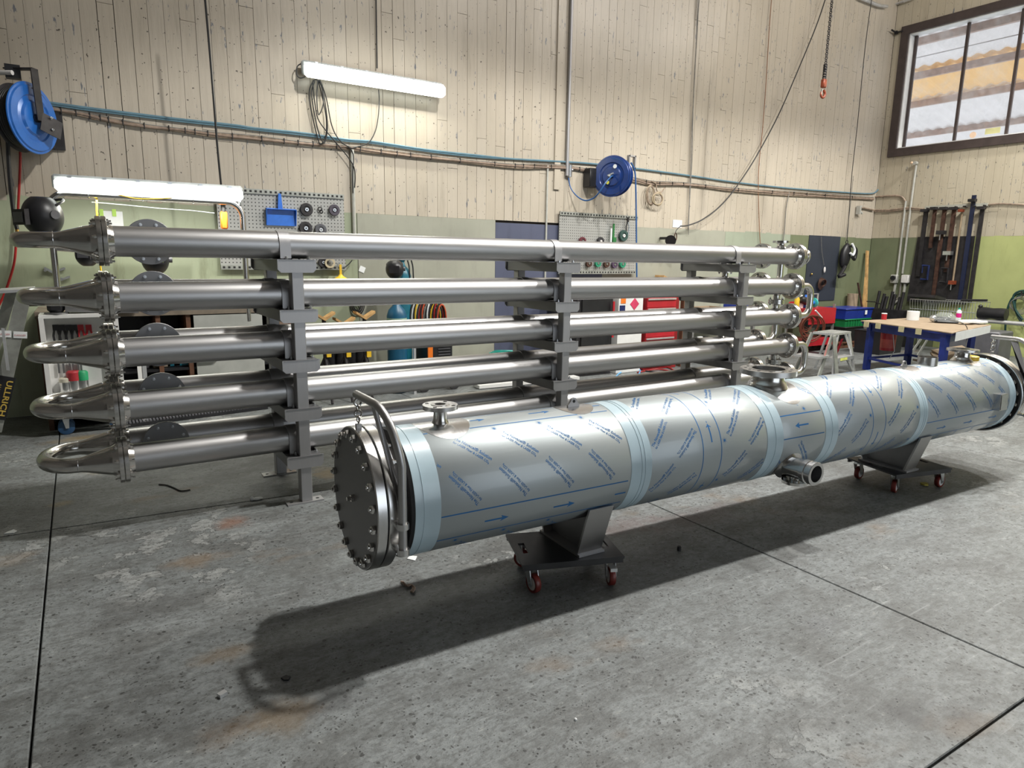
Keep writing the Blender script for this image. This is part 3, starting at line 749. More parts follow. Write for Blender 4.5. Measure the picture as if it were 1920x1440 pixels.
# bare steel patches cut out of the film
def shell_patch(t0, th0, rt, rq, name='bare_patch', mt=None, R=VR+.0010):
    vs = [VC(t0, th0, R)]; n = 40
    for k in range(1, 15):
        for i in range(n):
            a = 2*PI*i/n; vs.append(VC(t0+rt*k/14*math.cos(a), th0+math.degrees(rq*k/14*math.sin(a)/VR), R))
    fs = [(0, 1+i, 1+(i+1) % n) for i in range(n)] + [(1+q*n+i, 1+n+q*n+i, 1+n+q*n+(i+1) % n, 1+q*n+(i+1) % n) for q in range(13) for i in range(n)]
    return part(name, MB().add(vs, fs), mt or steel_turn, ves)
def nozzle(name, t0, ztop, rf, rn, th, bore, pad, label=None, flare=1.5, nb=4, base=.26):
    shell_patch(t0, 90, pad[0], pad[1])
    L = ztop-base
    part(name+'_neck', MB().lathe(V(t0, 0, base), V(t0, 0, 1), [(0, rn*flare), (.012, rn*flare*.96), (.03, rn*1.12), (.045, rn), (L-th-.012, rn), (L-th, rn*1.35)], 48, False, False), steel_shiny, ves)
    f = part(name+'_flange', MB().ring(V(t0, 0, ztop-th), V(t0, 0, ztop), rf, bore, 64), steel_turn, ves)
    part('bore', MB().cyl(V(t0, 0, ztop-.06), V(t0, 0, ztop-.055), bore, 32), black_gap, f)
    part('raised_face', MB().ring(V(t0, 0, ztop), V(t0, 0, ztop+.002), bore*1.7 if bore < .05 else bore*1.18, bore, 48), steel_shiny, f)
    for k in range(nb):
        a = 2*PI*(k+.5)/nb; r = rf*.80
        part('bolt_hole', MB().cyl(V(t0+r*math.cos(a), r*math.sin(a), ztop+.0002), V(t0+r*math.cos(a), r*math.sin(a), ztop+.0008), .009, 12), black_gap, f)
nozzle('vent_nozzle', .398, .364, .078, .030, .019, .024, (.125, .15))
nozzle('large_nozzle', 2.55, .372, .163, .096, .030, .094, (.15, .23), nb=12, flare=1.25)
nozzle('far_nozzle', 4.765, .368, .108, .052, .016, .045, (.11, .13), nb=8, base=.27)
shell_patch(4.29, 90, .06, .06, mt=steel_turn)
part('open_stub', MB().ring(V(4.29, 0, .26), V(4.29, 0, .337), .066, .058, 40), steel_shiny, ves)
for tl in (1.118, 3.99):
    shell_patch(tl, 90, .10, .10)
    pts = [V(tl-.034, -.006, .278), V(tl+.034, -.006, .278), V(tl+.034, -.006, .292)] + [V(tl, -.006, .310)+VU*(.018*math.cos(a))+VZ*(.018*math.sin(a)) for a in [PI*i/8 for i in range(9)]] + [V(tl-.034, -.006, .292)]
    lg = part('lifting_lug', MB().prism(pts, VW*.012), steel_frame, ves)
    part('lug_eye', MB().cyl(V(tl, -.0068, .310), V(tl, .0068, .310), .008, 14), black_gap, lg)
mb = MB().lathe(V(4.885, 0, .270), V(4.885, 0, 1), [(0, .062), (.034, .062), (.038, .055)], 32)
part('cap_plug', mb, yellow_p, ves, 'yellow plastic plug')
# nameplate bracket
q = VC(4.765, 6, VR)
mb = MB().prism([VC(4.71, 15, VR), VC(4.71, -10, VR), VC(4.71, -8, VR+.05), VC(4.71, 13, VR+.05)], VU*.11)
part('nameplate_bracket', mb, steel_turn, ves)
mb = MB().prism([VC(4.72, -7, VR+.0506), VC(4.72, 12, VR+.0506), VC(4.72, 12, VR+.052), VC(4.72, -7, VR+.052)], VU*.09)
npz = part('nameplate', mb, zinc, ves)
# side tee at t=2.5
shell_patch(2.5, -36, .10, .10, R=VR+.0012)
A_, B_ = V(2.50, -.20, -.16), V(2.50, -.44, -.16)
part('side_tee_body', MB().lathe(A_, B_, [(0, .085), (.035, .064), (.05, .060), (.165, .060)], 48, False, False), steel_shiny, ves)
part('coupling_ring', MB().lathe(V(2.5, -.345, -.16), B_, [(0, .060), (.002, .066), (.030, .066), (.034, .062), (.040, .062), (.044, .067), (.072, .067), (.074, .065), (.074, .048), (.01, .048)], 48, False, False), steel_turn, ves)
part('tee_bore', MB().cyl(V(2.5, -.36, -.16), V(2.5, -.355, -.16), .05, 32), black_gap, ves)
part('drain_neck', MB().cyl(V(2.5, -.285, -.19), V(2.5, -.285, -.25), .028, 24), steel_shiny, ves)
df_ = part('drain_flange', MB().lathe(V(2.5, -.285, -.234), V(2.5, -.285, -.3), [(0, .02), (0, .072), (.016, .072), (.016, .02)], 40), steel_shiny, ves)
for k in range(4):
    mb = MB(); a = 2*PI*(k+.5)/4; mb.lathe(V(2.5, -.285, -.234)+VU*.052*math.cos(a)+VW*.052*math.sin(a), V(2.5, -.285, 1)+VU*.052*math.cos(a)+VW*.052*math.sin(a), [(0, .011), (.010, .011)], 6)
    part('drain_bolt', mb, zinc, df_)
# saddles
def saddle(t0, t1):
    zb = .1585-.594; n = 14
    def curve(w): return -math.sqrt(max(0, VR**2-w*w))+.002
    s_ = part('saddle', MB().box(V((t0+t1)/2, 0, zb+.006), (t1-t0+.01, .36, .012), VA), steel_frame, ves)
    for tt in (t0+.055,):
        ws = [-.215+.43*i/n for i in range(n+1)]
        pts = [V(tt, -.145, zb+.01), V(tt, .145, zb+.01)] + [V(tt, w, curve(w)) for w in reversed(ws)]
        part('saddle_web', MB().prism(pts, VU*.008), steel_dark, s_)
    for sg in (-1, 1):
        p = [V(t0, sg*.145, zb+.006), V(t1, sg*.145, zb+.006), V(t1, sg*.232, -.168), V(t0, sg*.232, -.168)]
        part('saddle_side', MB().prism(p if sg < 0 else p[::-1], VW*sg*.012 if sg < 0 else VW*sg*.012), steel_pipe, s_)
saddle(1.06, 1.205); saddle(3.87, 4.01)
shell_patch(1.14, -60, .13, .12, mt=steel_dark, R=VR+.0009); 

# ---- printed film
def film(tr, orient, c0, x0, trim=()):
    "lettering, lines and arrows of the protective film; orient 0 axial, 90 round the shell, 180 reversed, 270"
    segs = []
    def place(vs, fs): segs.append((vs, fs))
    def quadline(xa, xb, y, wd):
        n = max(2, int((xb-xa)/.02)); vs = []; fs = []
        for i in range(n+1):
            x = xa+(xb-xa)*i/n; vs += [(x, y-wd/2), (x, y+wd/2)]
        for i in range(n): fs.append((2*i, 2*i+2, 2*i+3, 2*i+1))
        place(vs, fs)
    def arrow(x, y):
        L = .118; quadline(x, x+L-.03, y, .0085)
        place([(x+L-.040, y-.0175), (x+L, y), (x+L-.040, y+.0175), (x+L-.031, y)], [(0, 1, 3), (1, 2, 3)])
    def star(x, y):
        vs = [(x, y)]; fs = []
        for i in range(48):
            r = (.026 if i % 8 == 0 else .019) if i % 4 == 0 else .0065; a = 2*PI*i/48; vs.append((x+r*math.cos(a), y+r*math.sin(a)))
        place(vs, [(0, 1+i, 1+(i+1) % 48) for i in range(48)])
    def txt(x, y, ang):
        a = math.radians(ang); ca, sa = math.cos(a), math.sin(a)
        for body, dy, L, dx, hs in (('The Novacel\u00ae Solution', 0, .185, 0, 1.1), ('for LASER Fiber & LASER CO\u2082', -.0205, .178, .004, 1.2)):
            vs, fs = text_flat(body, .022)
            place([(x+(dx+p*L)*ca-(dy+q*L*hs)*sa, y+(dx+p*L)*sa+(dy+q*L*hs)*ca) for p, q in vs], fs)
    for band in (-1, 0, 1, 2):
        yb_ = band*.5215
        for s in (-1, 1): quadline(-2, 3, yb_+s*.0665, .0058)
        for k in range(-5, 9): arrow(k*.353-.023, yb_)
        for k in range(-7, 12):
            x = k*.237
            star(x-.024+.63*0, yb_-.092); txt(x, yb_-.125, -43); txt(x+.056, yb_-.423, 131.6)
    mb = MB()
    for vs, fs in segs:
        out = []
        for x, y in vs:
            x += x0
            if orient == 0: t, q = x, y+c0
            elif orient == 90: t, q = c0-y, x
            elif orient == 180: t, q = -x, -y+c0
            else: t, q = c0+y, -x
            out.append((t, q))
        ok = []
        for f in fs:
            ct = sum(out[i][0] for i in f)/len(f); cq = sum(out[i][1] for i in f)/len(f)
            if tr[0]+.004 < ct < tr[1]-.004 and -.55 < cq < .82 and not any(((ct-a)/ra)**2+((cq-b)/rb)**2 < 1 for a, b, ra, rb in trim):
                if min(out[i][0] for i in f) > tr[0] and max(out[i][0] for i in f) < tr[1]: ok.append(f)
        if not ok: continue
        used = sorted({i for f in ok for i in f}); ix = {u: k for k, u in enumerate(used)}
        mb.add([VC(out[i][0], math.degrees(out[i][1]/VR), VR+.0004) for i in used], [tuple(ix[i] for i in f) for f in ok])
    o = part('printed_lettering', mb, print_blue, ves, 'blue repeated lettering, lines and arrows printed on the film', 'stuff')
tq = math.radians(90)*VR
film((.275, 1.272), 0, math.radians(84)*VR, .63-.474, [(.398, tq, .13, .155), (1.118, tq, .105, .105), (1.14, -.295, .13, .12)])
film((1.402, 2.242), 90, 1.817, .100)
film((2.376, 2.752), 180, math.radians(17.7)*VR, -2.577, [(2.55, tq, .155, .235), (2.5, -.177, .105, .105)])
film((2.872, 3.745), 270, 3.29, -.286, [(3.99, tq, .1, .1)])
film((3.842, 4.955), 0, math.radians(-23.7)*VR, 4.02-.33, [(4.765, tq, .12, .14), (4.29, tq, .07, .07), (3.99, tq, .1, .1)])

# ---- davits with their chains
def davit(sg, t0, name_label, chain_label):
    d = thing('cover_davit', name_label, 'davit', V(t0, -.335 if sg < 0 else -.335, -.594+.4), VA)
    r = .0165; wv = -.335
    top = .442
    pts = [V(t0, wv, -.13), V(t0, wv, .22)] + [V(t0, wv+.17*(1-math.cos(a)), .22+(top-.22)*math.sin(a)) for a in [PI/2*i/8 for i in range(1, 9)]] + [V(t0-.005*0, .012, top)]
    # horizontal arm leans towards the cover
    P = []
    for i, p in enumerate(pts): P.append(p + VU*(sg*(-.062)*max(0, (i-1)/(len(pts)-2))))
    part('davit_tube', MB().tube(P, r, 20), steel_pipe, d)
    a_, b_ = P[-1], V(t0, wv+.015, .02)
    part('stiffener_plate', MB().prism([P[-3]+VZ*-.014+VW*.07, P[-3]+VZ*-.014+VW*.02, V(t0, wv+.014, .02), V(t0, wv+.014, .10)], VU*.008), steel_frame, d)
    for z in (-.02, -.125):
        part('pivot_collar', MB().cyl(V(t0, wv, z-.012), V(t0, wv, z+.012), r+.008, 20), steel_turn, d)
        part('pivot_bracket', MB().box(V(t0, wv+.035, z), (.05, .075, .012), VA), steel_turn, d)
    c = thing('shackle_chain', chain_label, 'chain', P[-1]-VZ*.14)
    e = P[-1]+VZ*-.012+VW*-.02; z = e.z-.012; k = 0
    part('eye_bolt', MB().torus((e.x, e.y, z-.006), VW, .014, .006, 16, 8), steel_shiny, c)
    z -= .030
    while k < 3:
        part('chain_link', MB().torus((e.x, e.y, z), VU if k % 2 == 0 else (VW+VU*.4), .014, .0045, 16, 8, 1.0), steel_shiny, c); z -= .024; k += 1
    part('end_lug', MB().box((e.x, e.y, (z+VO.z+FR)/2), (.022, .02, abs(z-VO.z-FR)+.01), VA), steel_frame, c)
davit(1, .088, 'bent stainless davit arm pivoted on the near cover of the vessel', 'short shackle chain between the near davit and the cover')
davit(-1, 5.14, 'bent stainless davit arm pivoted on the far cover of the vessel', 'short shackle chain between the far davit and the cover')

# ================================================================== DOLLIES
def dolly(c, rz, sx, sy, label, rots):
    t = thing('castor_dolly', label, 'dolly', (c[0], c[1], 0), rz, 'castor dollies under the vessel')
    W = WM[t.name]; P = lambda x, y, z: W @ Vector((x, y, z))
    zt = .158; th = .012
    # deck with two hand slots near the ends
    x0, x1, y0, y1 = -sx/2, sx/2, -sy/2, sy/2
    sl = [(-sx/2+.045, -.045, .045), (sx/2-.045, -.045, .045)]
    mb = MB(); w_ = .016
    xa, xb = x0+.035, x0+.035+2*w_
    mb.box(P((x0+xa)/2, 0, zt-th/2), (xa-x0, sy, th), rz); mb.box(P((xb-xb)/2+(xb+(-xb))/2, 0, zt-th/2), (-2*xb, sy, th), rz); mb.box(P(-(x0+xa)/2, 0, zt-th/2), (xa-x0, sy, th), rz)
    for s in (-1, 1):
        xc = s*(xa+xb)/2
        for e in (-1, 1): mb.box(P(xc, e*(sy/4+.03), zt-th/2), (2*w_, sy/2-.06, th), rz)
    part('deck_plate', mb, dolly_black, t)
    for s in (-1, 1): part('edge_rail', MB().box(P(0, s*(sy/2-.008), zt-th-.010), (sx-.01, .012, .020), rz), dolly_black, t)
    for k, (ix, iy) in enumerate(((-1, -1), (1, -1), (1, 1), (-1, 1))):
        px, py = ix*(sx/2-.055), iy*(sy/2-.055); a = rots[k]; ca, sa = math.cos(a), math.sin(a)
        cs = thing_part = bpy.data.objects.new('castor', None); col.objects.link(cs); cs.parent = t; cs.location = (px, py, 0); cs.rotation_euler = (0, 0, a)
        WM[cs.name] = W @ Matrix.Translation((px, py, 0)) @ Matrix.Rotation(a, 4, 'Z'); Q = WM[cs.name]
        q = lambda x, y, z: Q @ Vector((x, y, z))
        wx, wz, R = -.028, .0485, .048
        part('tyre', MB().lathe(q(wx, -.015, wz), q(wx, 1, wz), [(0, .034), (0, .045), (.004, R), (.026, R), (.030, .045), (.030, .034)], 28, False, False), wheel_red, cs)
        part('wheel_hub', MB().lathe(q(wx, -.0165, wz), q(wx, 1, wz), [(0, .010), (0, .016), (.003, .034), (.030, .034), (.033, .016), (.033, .010)], 24), hub_white, cs)
        mb = MB(); rza = rz+a
        mb.box(q(0, 0, zt-th-.003), (.075, .062, .006), rza)
        mb.cyl(q(0, 0, zt-th-.006), q(0, 0, zt-th-.02), .026, 18)
        for s in (-1, 1):
            mb.prism([q(.024, s*.021, .125), q(-.026, s*.021, .125), q(-.044, s*.021, .05), q(-.036, s*.021, .034), q(-.018, s*.021, .034)], (q(0, s*.024, 0)-q(0, s*.021, 0)))
        mb.box(q(-.001, 0, .124), (.05, .046, .005), rza)
        part('fork', mb, zinc, cs)
        mb = MB().lathe(q(wx, -.027, wz), q(wx, 1, wz), [(0, .007), (.055, .007)], 6)
        part('axle', mb, zinc, cs)
        if k in (1, 2):
            mb = MB().box(q(-.062, 0, .108), (.040, .034, .005), rza).box(q(-.080, 0, .100), (.006, .034, .012), rza)
            part('brake_pedal', mb, alu, cs)
    return t
dolly((1.965, 2.545), -.345, .52, .375, 'black castor dolly under the near saddle of the vessel', (PI/2+.35, PI/2-.1, .9, 2.6))
dolly((4.955, 2.425), -.235, .53, .43, 'black castor dolly under the far saddle of the vessel', (PI+.5, PI+.2, .6, PI+.3))

# ================================================================== BACK WALL FITTINGS
def wall_tube(name, pix, r, mt, label, cat, off=.03, n=6, sm=5, group=None, wall='b', kind=None):
    pts = [(BW if wall == 'b' else RW)(x, y, off) for x, y in pix]
    return solo(name, MB().tube(smooth_path(pts, sm) if sm > 1 else pts, r, n), mt, label, cat, group)
# long runs
wall_tube('air_line', [(-8, 180), (40, 187), (80, 191), (160, 202), (240, 212), (330, 223), (440, 235), (480, 241), (570, 250), (650, 262), (700, 266), (800, 281), (900, 292), (960, 298), (1050, 303), (1110, 307), (1200, 317), (1290, 329), (1380, 342), (1470, 352), (1560, 359), (1630, 363), (1645, 357), (1650, 350)], .013, airline_blue, 'pale blue air line running along the plank wall above the tan cables', 'air line', .02)
wall_tube('air_line', [(-8, 185), (40, 191), (80, 195), (160, 206), (240, 216), (330, 227), (440, 239), (480, 244), (570, 254), (650, 265), (700, 269), (800, 284), (900, 295), (1000, 301)], .008, airline_blue, 'thinner pale blue air line strapped just under the thicker one', 'air line', .02)
run = [(78, 199), (120, 206), (160, 213), (210, 224), (270, 234), (340, 242), (400, 250), (480, 257), (560, 266), (640, 273), (700, 281), (780, 290), (860, 299), (960, 309), (1010, 310), (1060, 312), (1100, 317), (1190, 335), (1225, 342), (1290, 344), (1380, 354), (1480, 361), (1560, 366), (1638, 371)]
bundle = thing('cable_bundle', 'bundle of dusty tan cables tied along the plank wall below the blue air line', 'cables', BW(400, 250))
for k, (dy, rr, mt) in enumerate(((0, .013, cable_tan), (2.6, .012, cable_pink), (4.6, .010, cable_tan), (-1.6, .006, cable_grey))):
    part('cable', MB().tube(smooth_path([BW(x, y+dy+1.0*math.sin(i*1.7+k*2), .022+.008*(k % 2)) for i, (x, y) in enumerate(run)], 5), rr, 6), mt, bundle)
mb = MB()
for i in range(46):
    k = (i+.35*math.sin(i*5.1))/46*(len(run)-1); k = max(0, k); j = int(k); f = k-j; x = run[j][0]*(1-f)+run[j+1][0]*f; y = run[j][1]*(1-f)+run[j+1][1]*f
    p = BW(x, y+1.7, .025); mb.box(p, (.008, .04, .058))
part('cable_tie', mb, cable_black, bundle, kind='stuff')
# vertical conduits
def vline(name, x0, y0, x1, y1, r, mt, label, cat, off=.03, n=8, wall='b'):
    f = BW if wall == 'b' else RW
    a, b = f(x0, y0, off), f(x1, y1, off); a.x = b.x = (a.x+b.x)/2 if wall == 'b' else a.x
    return solo(name, MB().tube([a, b], r, n), mt, label, cat)
cn = vline('wall_conduit', 658, 280, 668, 480, .022, conduit_m, 'grey conduit dropping from the cable bundle to the right of the left pegboard', 'conduit')
mb = MB(); top = BW(1070, -40, .03); bot = BW(1066, 330, .03); bx = (top.x+bot.x)/2
mb = MB().tube([(bx, bot.y, 6.0), (bx, bot.y, bot.z)], .026, 10)
solo('steel_conduit', mb, steel_frame, 'dark galvanised conduit dropping from the roof to left of the deep blue hose reel', 'conduit')
p = BW(1068, 318, .03); solo('conduit_valve', MB().cyl(p+Vector((0, 0, -.10)), p+Vector((0, 0, .06)), .034, 12).cyl(p+Vector((-.06, 0, 0)), p+Vector((.05, 0, 0)), .018, 10), zinc, 'small valve where the galvanised conduit ends', 'valve')
solo('wall_batten', MB().box((bx-.16, YB-.012, 5.2), (.10, .024, 5.3)), plank_back, 'cream painted vertical batten left of the galvanised conduit', 'batten')
b0, b1 = BW(1027, 310, .02), BW(1030, 425, .02)
solo('wall_conduit', MB().tube([(b0.x, b0.y, b0.z), (b0.x, b0.y, b1.z-1.0)], .014, 8), conduit_m, 'thin cream conduit running down across the blue wall sheet', 'conduit')
def cord(pix, r, mt, label, name='hanging_cable', off=.03, y=None, cat='cord', sm=6, group=None):
    pts = [at(a, b, 1, y if y else YB-off) for a, b in pix]
    return solo(name, MB().tube(smooth_path(pts, sm), r, 6), mt, label, cat, group)
cord([(384, -6), (390, 60), (396, 130), (402, 205), (408, 280), (415, 352)], .010, cable_black, 'thick black cable hanging from the roof above the lit batten lamp', y=7.3)
cord([(705, -6), (706, 60), (707, 128)], .008, cable_black, 'black cable coming down to the upper batten lamp')
cord([(1308, -6), (1304, 120), (1296, 260), (1291, 440)], .006, cable_grey, 'thin grey cord hanging the height of the wall right of the cable coil')
cord([(1311, -6), (1307, 60), (1300, 190), (1297, 300), (1290, 430)], .009, cable_grey, 'thicker grey cord beside the thin one in the middle of the wall')
cord([(1447, -6), (1442, 60), (1436, 160), (1430, 240), (1422, 330), (1424, 430), (1427, 470)], .007, M('brown_cord', (.25, .12, .06), .6), 'brown cord trailing down the wall left of the diagonal black cable')
cord([(1635, -6), (1622, 90), (1608, 230), (1597, 330), (1592, 400), (1588, 452)], .007, cable_black, 'dark cord near the corner with the harness hanging from its end', off=.11)
cord([(1600, 330), (1594, 390), (1586, 450)], .005, cable_grey, 'thin grey cord beside the harness cord')
# diagonal cable to the clip lamp
cord([(1549, -6), (1530, 50), (1497, 130), (1460, 215), (1420, 290), (1388, 340), (1355, 382), (1320, 410), (1292, 422), (1276, 424)], .011, cable_black, 'black cable swooping diagonally from the roof to the clip lamp', off=.12)
cord([(1480, 360), (1474, 390), (1471, 430), (1468, 452)], .010, cable_grey, 'short grey cable dropping behind the top flanged nozzle')

# ---- lamps
led = M('lit_diffuser', (.9, .92, .9), .4, 0, .02, emit=(.95, 1., .93), es=6)
lamp_grey = M('lamp_housing', (.40, .42, .42), .4)
def batten(a, b, y, h, dep, label, tilt=0., es=7):
    t = thing('batten_lamp', label, 'lamp', ((a.x+b.x)/2, y, (a.z+b.z)/2-h/2))
    L = b.x-a.x; c = (a+b)/2
    part('housing', MB().box((c.x, y+dep*.28, c.z+h*.15), (L, dep*.40, h*1.02), ch=.02), lamp_grey, t)
    part('diffuser', MB().box((c.x, y-dep*.22, c.z-h*.08), (L-.03, dep*.75, h*.95), ch=.03), led, t)
    for k in range(6): part('clip', MB().box((a.x+L*(k+.5)/6, y-dep*.1, c.z+h*.46), (.03, dep*.5, .02)), zinc, t)
    return t
a, b = at(567, 130, 1, 7.76), at(833, 170, 1, 7.76); b.z = a.z = (a.z+b.z)/2
batten(a, b, 7.76, .15, .15, 'glowing batten lamp mounted high on the plank wall')
area('upper_batten_light', ((a.x+b.x)/2, 7.66, a.z-.05), 1.6, 55, (1, 1, .88), ((a.x+b.x)/2, 6.6, a.z-1.6), 'RECTANGLE', .12)
YFm = 7.15
a2, b2 = at(97, 342, 1, YFm), at(457, 366, 1, YFm); b2.z = a2.z = (a2.z+b2.z)/2
batten(a2, b2, YFm, .125, .13, 'glowing batten lamp fixed along the tubular overhead frame of the left bench')
area('lower_batten_light', ((a2.x+b2.x)/2, YFm-.02, a2.z-.12), 1.4, 26, (1, 1, .9), ((a2.x+b2.x)/2, YFm, 0), 'RECTANGLE', .10)
# cable coils hanging from the upper lamp
lc = thing('cable_coil', 'loops of black cable hanging under the left end of the high batten lamp', 'cable', BW(596, 220, .06))
for k, pix in enumerate((
    [(588, 150), (580, 170), (582, 200), (592, 245), (600, 270), (610, 258), (612, 225), (604, 180), (596, 152), (589, 150)],
    [(590, 152), (584, 175), (590, 215), (598, 250), (608, 268), (614, 240), (610, 195), (602, 160), (594, 150)],
    [(596, 150), (594, 180), (597, 215), (606, 195), (604, 165), (598, 150)],
    [(600, 150), (612, 185), (622, 235), (636, 262), (655, 276), (668, 276), (690, 268), (703, 248), (709, 220), (711, 190), (710, 168)],
    [(586, 155), (590, 190), (596, 222), (612, 246), (634, 272), (652, 294), (663, 312), (666, 330), (665, 352)],
    [(568, 118), (558, 124), (556, 138), (562, 146), (572, 144)],
    [(640, 268), (654, 276), (661, 286), (663, 300), (661, 330), (662, 362)])):
    part('cable_loop', MB().tube(smooth_path([BW(x, y, .05+.012*(k % 3)) for x, y in pix], 6), .0065, 6), cable_black, lc)

# ---- hose reels
def reel(c, nrm, R, dep, mt, label, face):
    t = thing('hose_reel', label, 'hose reel', c); n = Vector(nrm).normalized(); c = Vector(c)
    a = c+n*dep/2
    prof = [(0, .03), (0, R*.45), (.018, R*.50), (.022, R*.62), (.010, R*.66), (.010, R*.90), (.022, R*.93), (.022, R*.985), (.030, R), (.036, R*.97), (.030, R*.70)]
    part('front_disc', MB().lathe(a, a-n, [(x, r) for x, r in prof], 56, True, False), mt, t)
    part('rear_disc', MB().lathe(c-n*dep/2, c-n*dep/2+n, [(0, .03), (0, R*.90), (.008, R*.95), (.014, R*.92), (.014, R*.5)], 56, True, False), black_steel if mt is blue_reel else mt, t)
    mb = MB()
    x = n.orthogonal()
    up = Vector((0, 0, 1)); sd = up.cross(n).normalized()
    tn = 7
    pts = [c+n*(dep*.40-dep*.8*(i/(tn*24)))+up*math.cos(2*PI*i/24)*R*.84+sd*math.sin(2*PI*i/24)*R*.84 for i in range(tn*24)]
    part('wound_hose', MB().tube(pts, dep*.8/tn*.52, 6), cable_black if mt is blue_reel else cable_blue, t)
    part('hub', MB().cyl(a+n*.02, c-n*dep/2, .035, 16), black_plastic, t)
    return t, n, c, up, sd
# left reel, bright blue, seen from its edge side
YR = 7.52; c1 = at(50, 222, 1, YR)
t1, n1, c1, up, sd = reel(c1, (.82, -.57, 0), .30, .17, blue_reel, 'bright blue hose reel with black swing frame at the left end of the wall', 0)
mb = MB(); k0 = c1+n1*.125
def bar(mb, a, b, w_, th, nn):
    a, b = Vector(a), Vector(b); d = (b-a).normalized(); s_ = d.cross(Vector(nn)).normalized()*w_/2; e = Vector(nn).normalized()*th
    return mb.prism([a-s_, a+s_, b+s_, b-s_], e)
wl = at(95, 240, 1, 7.80)
bar(mb, k0+up*.40-sd*.02, k0-up*.02, .085, .008, n1); bar(mb, k0-up*.02, k0-up*.08+Vector((.14, .10, 0)), .16, .008, n1)
bar(mb, k0+up*.40, k0+up*.40-n1*.26, .07, .01, up)
part('swing_arm', mb, black_steel, t1)
part('guide_mouth', MB().box(k0+up*.38-n1*.20, (.11, .09, .11)), black_plastic, t1); part('guide_roller', MB().cyl(k0+up*.36-n1*.16-sd*.06, k0+up*.36-n1*.30-sd*.06, .02, 12), hub_white, t1)
part('wall_bracket', MB().box((wl.x, 7.82, wl.z), (.035, .16, .36)).box((wl.x, 7.885, wl.z), (.20, .02, .36)), black_steel, t1)
mb = MB()
for dx, dz in ((0, 0), (.07, .05), (.07, -.05), (-.06, .06)): bolt(mb, k0+n1*.008+up*(dz-.03)+Vector((dx, .04, 0)), n1, .006, .012)
part('frame_bolt', mb, zinc, t1)
cord([(10, 178), (9, 200), (14, 260), (18, 330), (25, 395), (32, 430)], .017, cable_black, 'black hose hanging from the bright blue reel', 'reel_hose', y=7.45, cat='hose')
q = at(33, 442, 1, 7.45); solo('hose_coupling', MB().cyl(q+Vector((0, 0, .07)), q+Vector((0, 0, .03)), .014, 12).cyl(q+Vector((0, 0, .03)), q+Vector((0, 0, -.06)), .020, 12), brass, 'brass coupling on the end of the hanging black hose', 'coupling')
cord([(37, 268), (38, 300), (35, 370), (31, 440), (27, 490), (16, 530), (6, 556), (-6, 580)], .011, cable_red, 'dark red hose hanging behind the bright blue reel', 'red_hose', off=.05, cat='hose')
cord([(-6, 201), (10, 201), (22, 205)], .010, cable_red, 'stub of red line entering behind the bright blue reel', 'red_line', off=.03, cat='hose')
cord([(-6, 226), (4, 224), (12, 221)], .010, cable_black, 'stub of black line entering behind the bright blue reel', 'black_line', off=.03, cat='hose')
# middle reel, deep blue
c2 = at(1150, 331, 1, 7.55)
t2, n2, c2, up, sd = reel(c2, (-.90, -.44, 0), .285, .16, blue_dark, 'deep blue hose reel in the middle of the plank wall', 0)
a = c2+n2*.085
part('reel_sticker', MB().lathe(a+up*.125-sd*(-.06)+n2*.012, a+up*.125-sd*(-.06)+n2, [(0, .001), (0, .028), (.002, .028)], 20), paper, t2)
part('reel_sticker', MB().lathe(a-up*.09-sd*.04+n2*.012, a-up*.09-sd*.04+n2, [(0, .001), (0, .024), (.002, .024)], 20), M('yellow_label', (.65, .62, .08), .5), t2)
part('swivel_fitting', MB().cyl(a, a+n2*.06, .018, 12).cyl(a+n2*.05-sd*.03, a+n2*.05+sd*.06+up*.03, .012, 10), zinc, t2)
wp = BW(1111, 334, .09); part('wall_bracket', MB().box(wp, (.22, .16, .26), ch=.01), black_plastic, t2)
part('reel_arm', MB().box((wp+c2)/2+Vector((.03, .08, 0)), (.34, .05, .10), rz=-.2), blue_dark, t2)
gp = at(1184, 304, 1, 7.45)
mb = MB(); s_ = .07
for d_ in (-s_, s_): mb.box(gp+Vector((d_*.8, 0, 0)), (.02, .05, .18)); mb.box(gp+Vector((0, 0, d_*1.15)), (.13, .05, .02))
part('hose_guide', mb, steel_frame, t2)
cord([(1183, 305), (1190, 320), (1192, 350), (1193, 420), (1194, 520), (1196, 640), (1198, 700)], .012, cable_blue, 'blue hose hanging straight down from the deep blue reel', 'reel_hose', y=7.42, cat='hose')
solo('inlet_hose', MB().tube(smooth_path([at(x, y, 1, yy) for x, y, yy in ((1066, 333, 7.87), (1070, 352, 7.84), (1082, 368, 7.76), (1097, 376, 7.66), (1112, 372, 7.56), (1124, 360, 7.46), (1136, 342, 7.41), (1146, 331, 7.44), (1150, 330, 7.50))], 6), .010, 6), cable_blue, 'blue inlet hose looping from the valve to the deep blue reel', 'hose')
# beige cable coils
cc = thing('cable_coil', 'two hanks of beige cable hanging from the bundle right of the deep blue reel', 'cable', BW(1225, 365, .06))
for k in range(7):
    cx, cy, ax, ay = ((1220, 366, 6+k*.6, 19-k*.8) if k < 4 else (1233, 373, 8+(k-4), 13-(k-4)*1.2))
    pts = [BW(cx+ax*math.sin(2*PI*i/20)+1.5*math.sin(k*2.1), cy-ay*math.cos(2*PI*i/20), .05+.008*k) for i in range(20)]
    part('cable_turn', MB().tube(pts, .009, 6, True), cable_tan if k % 2 else M('beige_cable', (.40, .33, .22), .6), cc)
part('cable_tail', MB().tube(smooth_path([BW(*q_, .05) for q_ in ((1222, 340), (1230, 345), (1232, 358), (1240, 360), (1246, 352))], 5), .009, 6), cable_tan, cc)
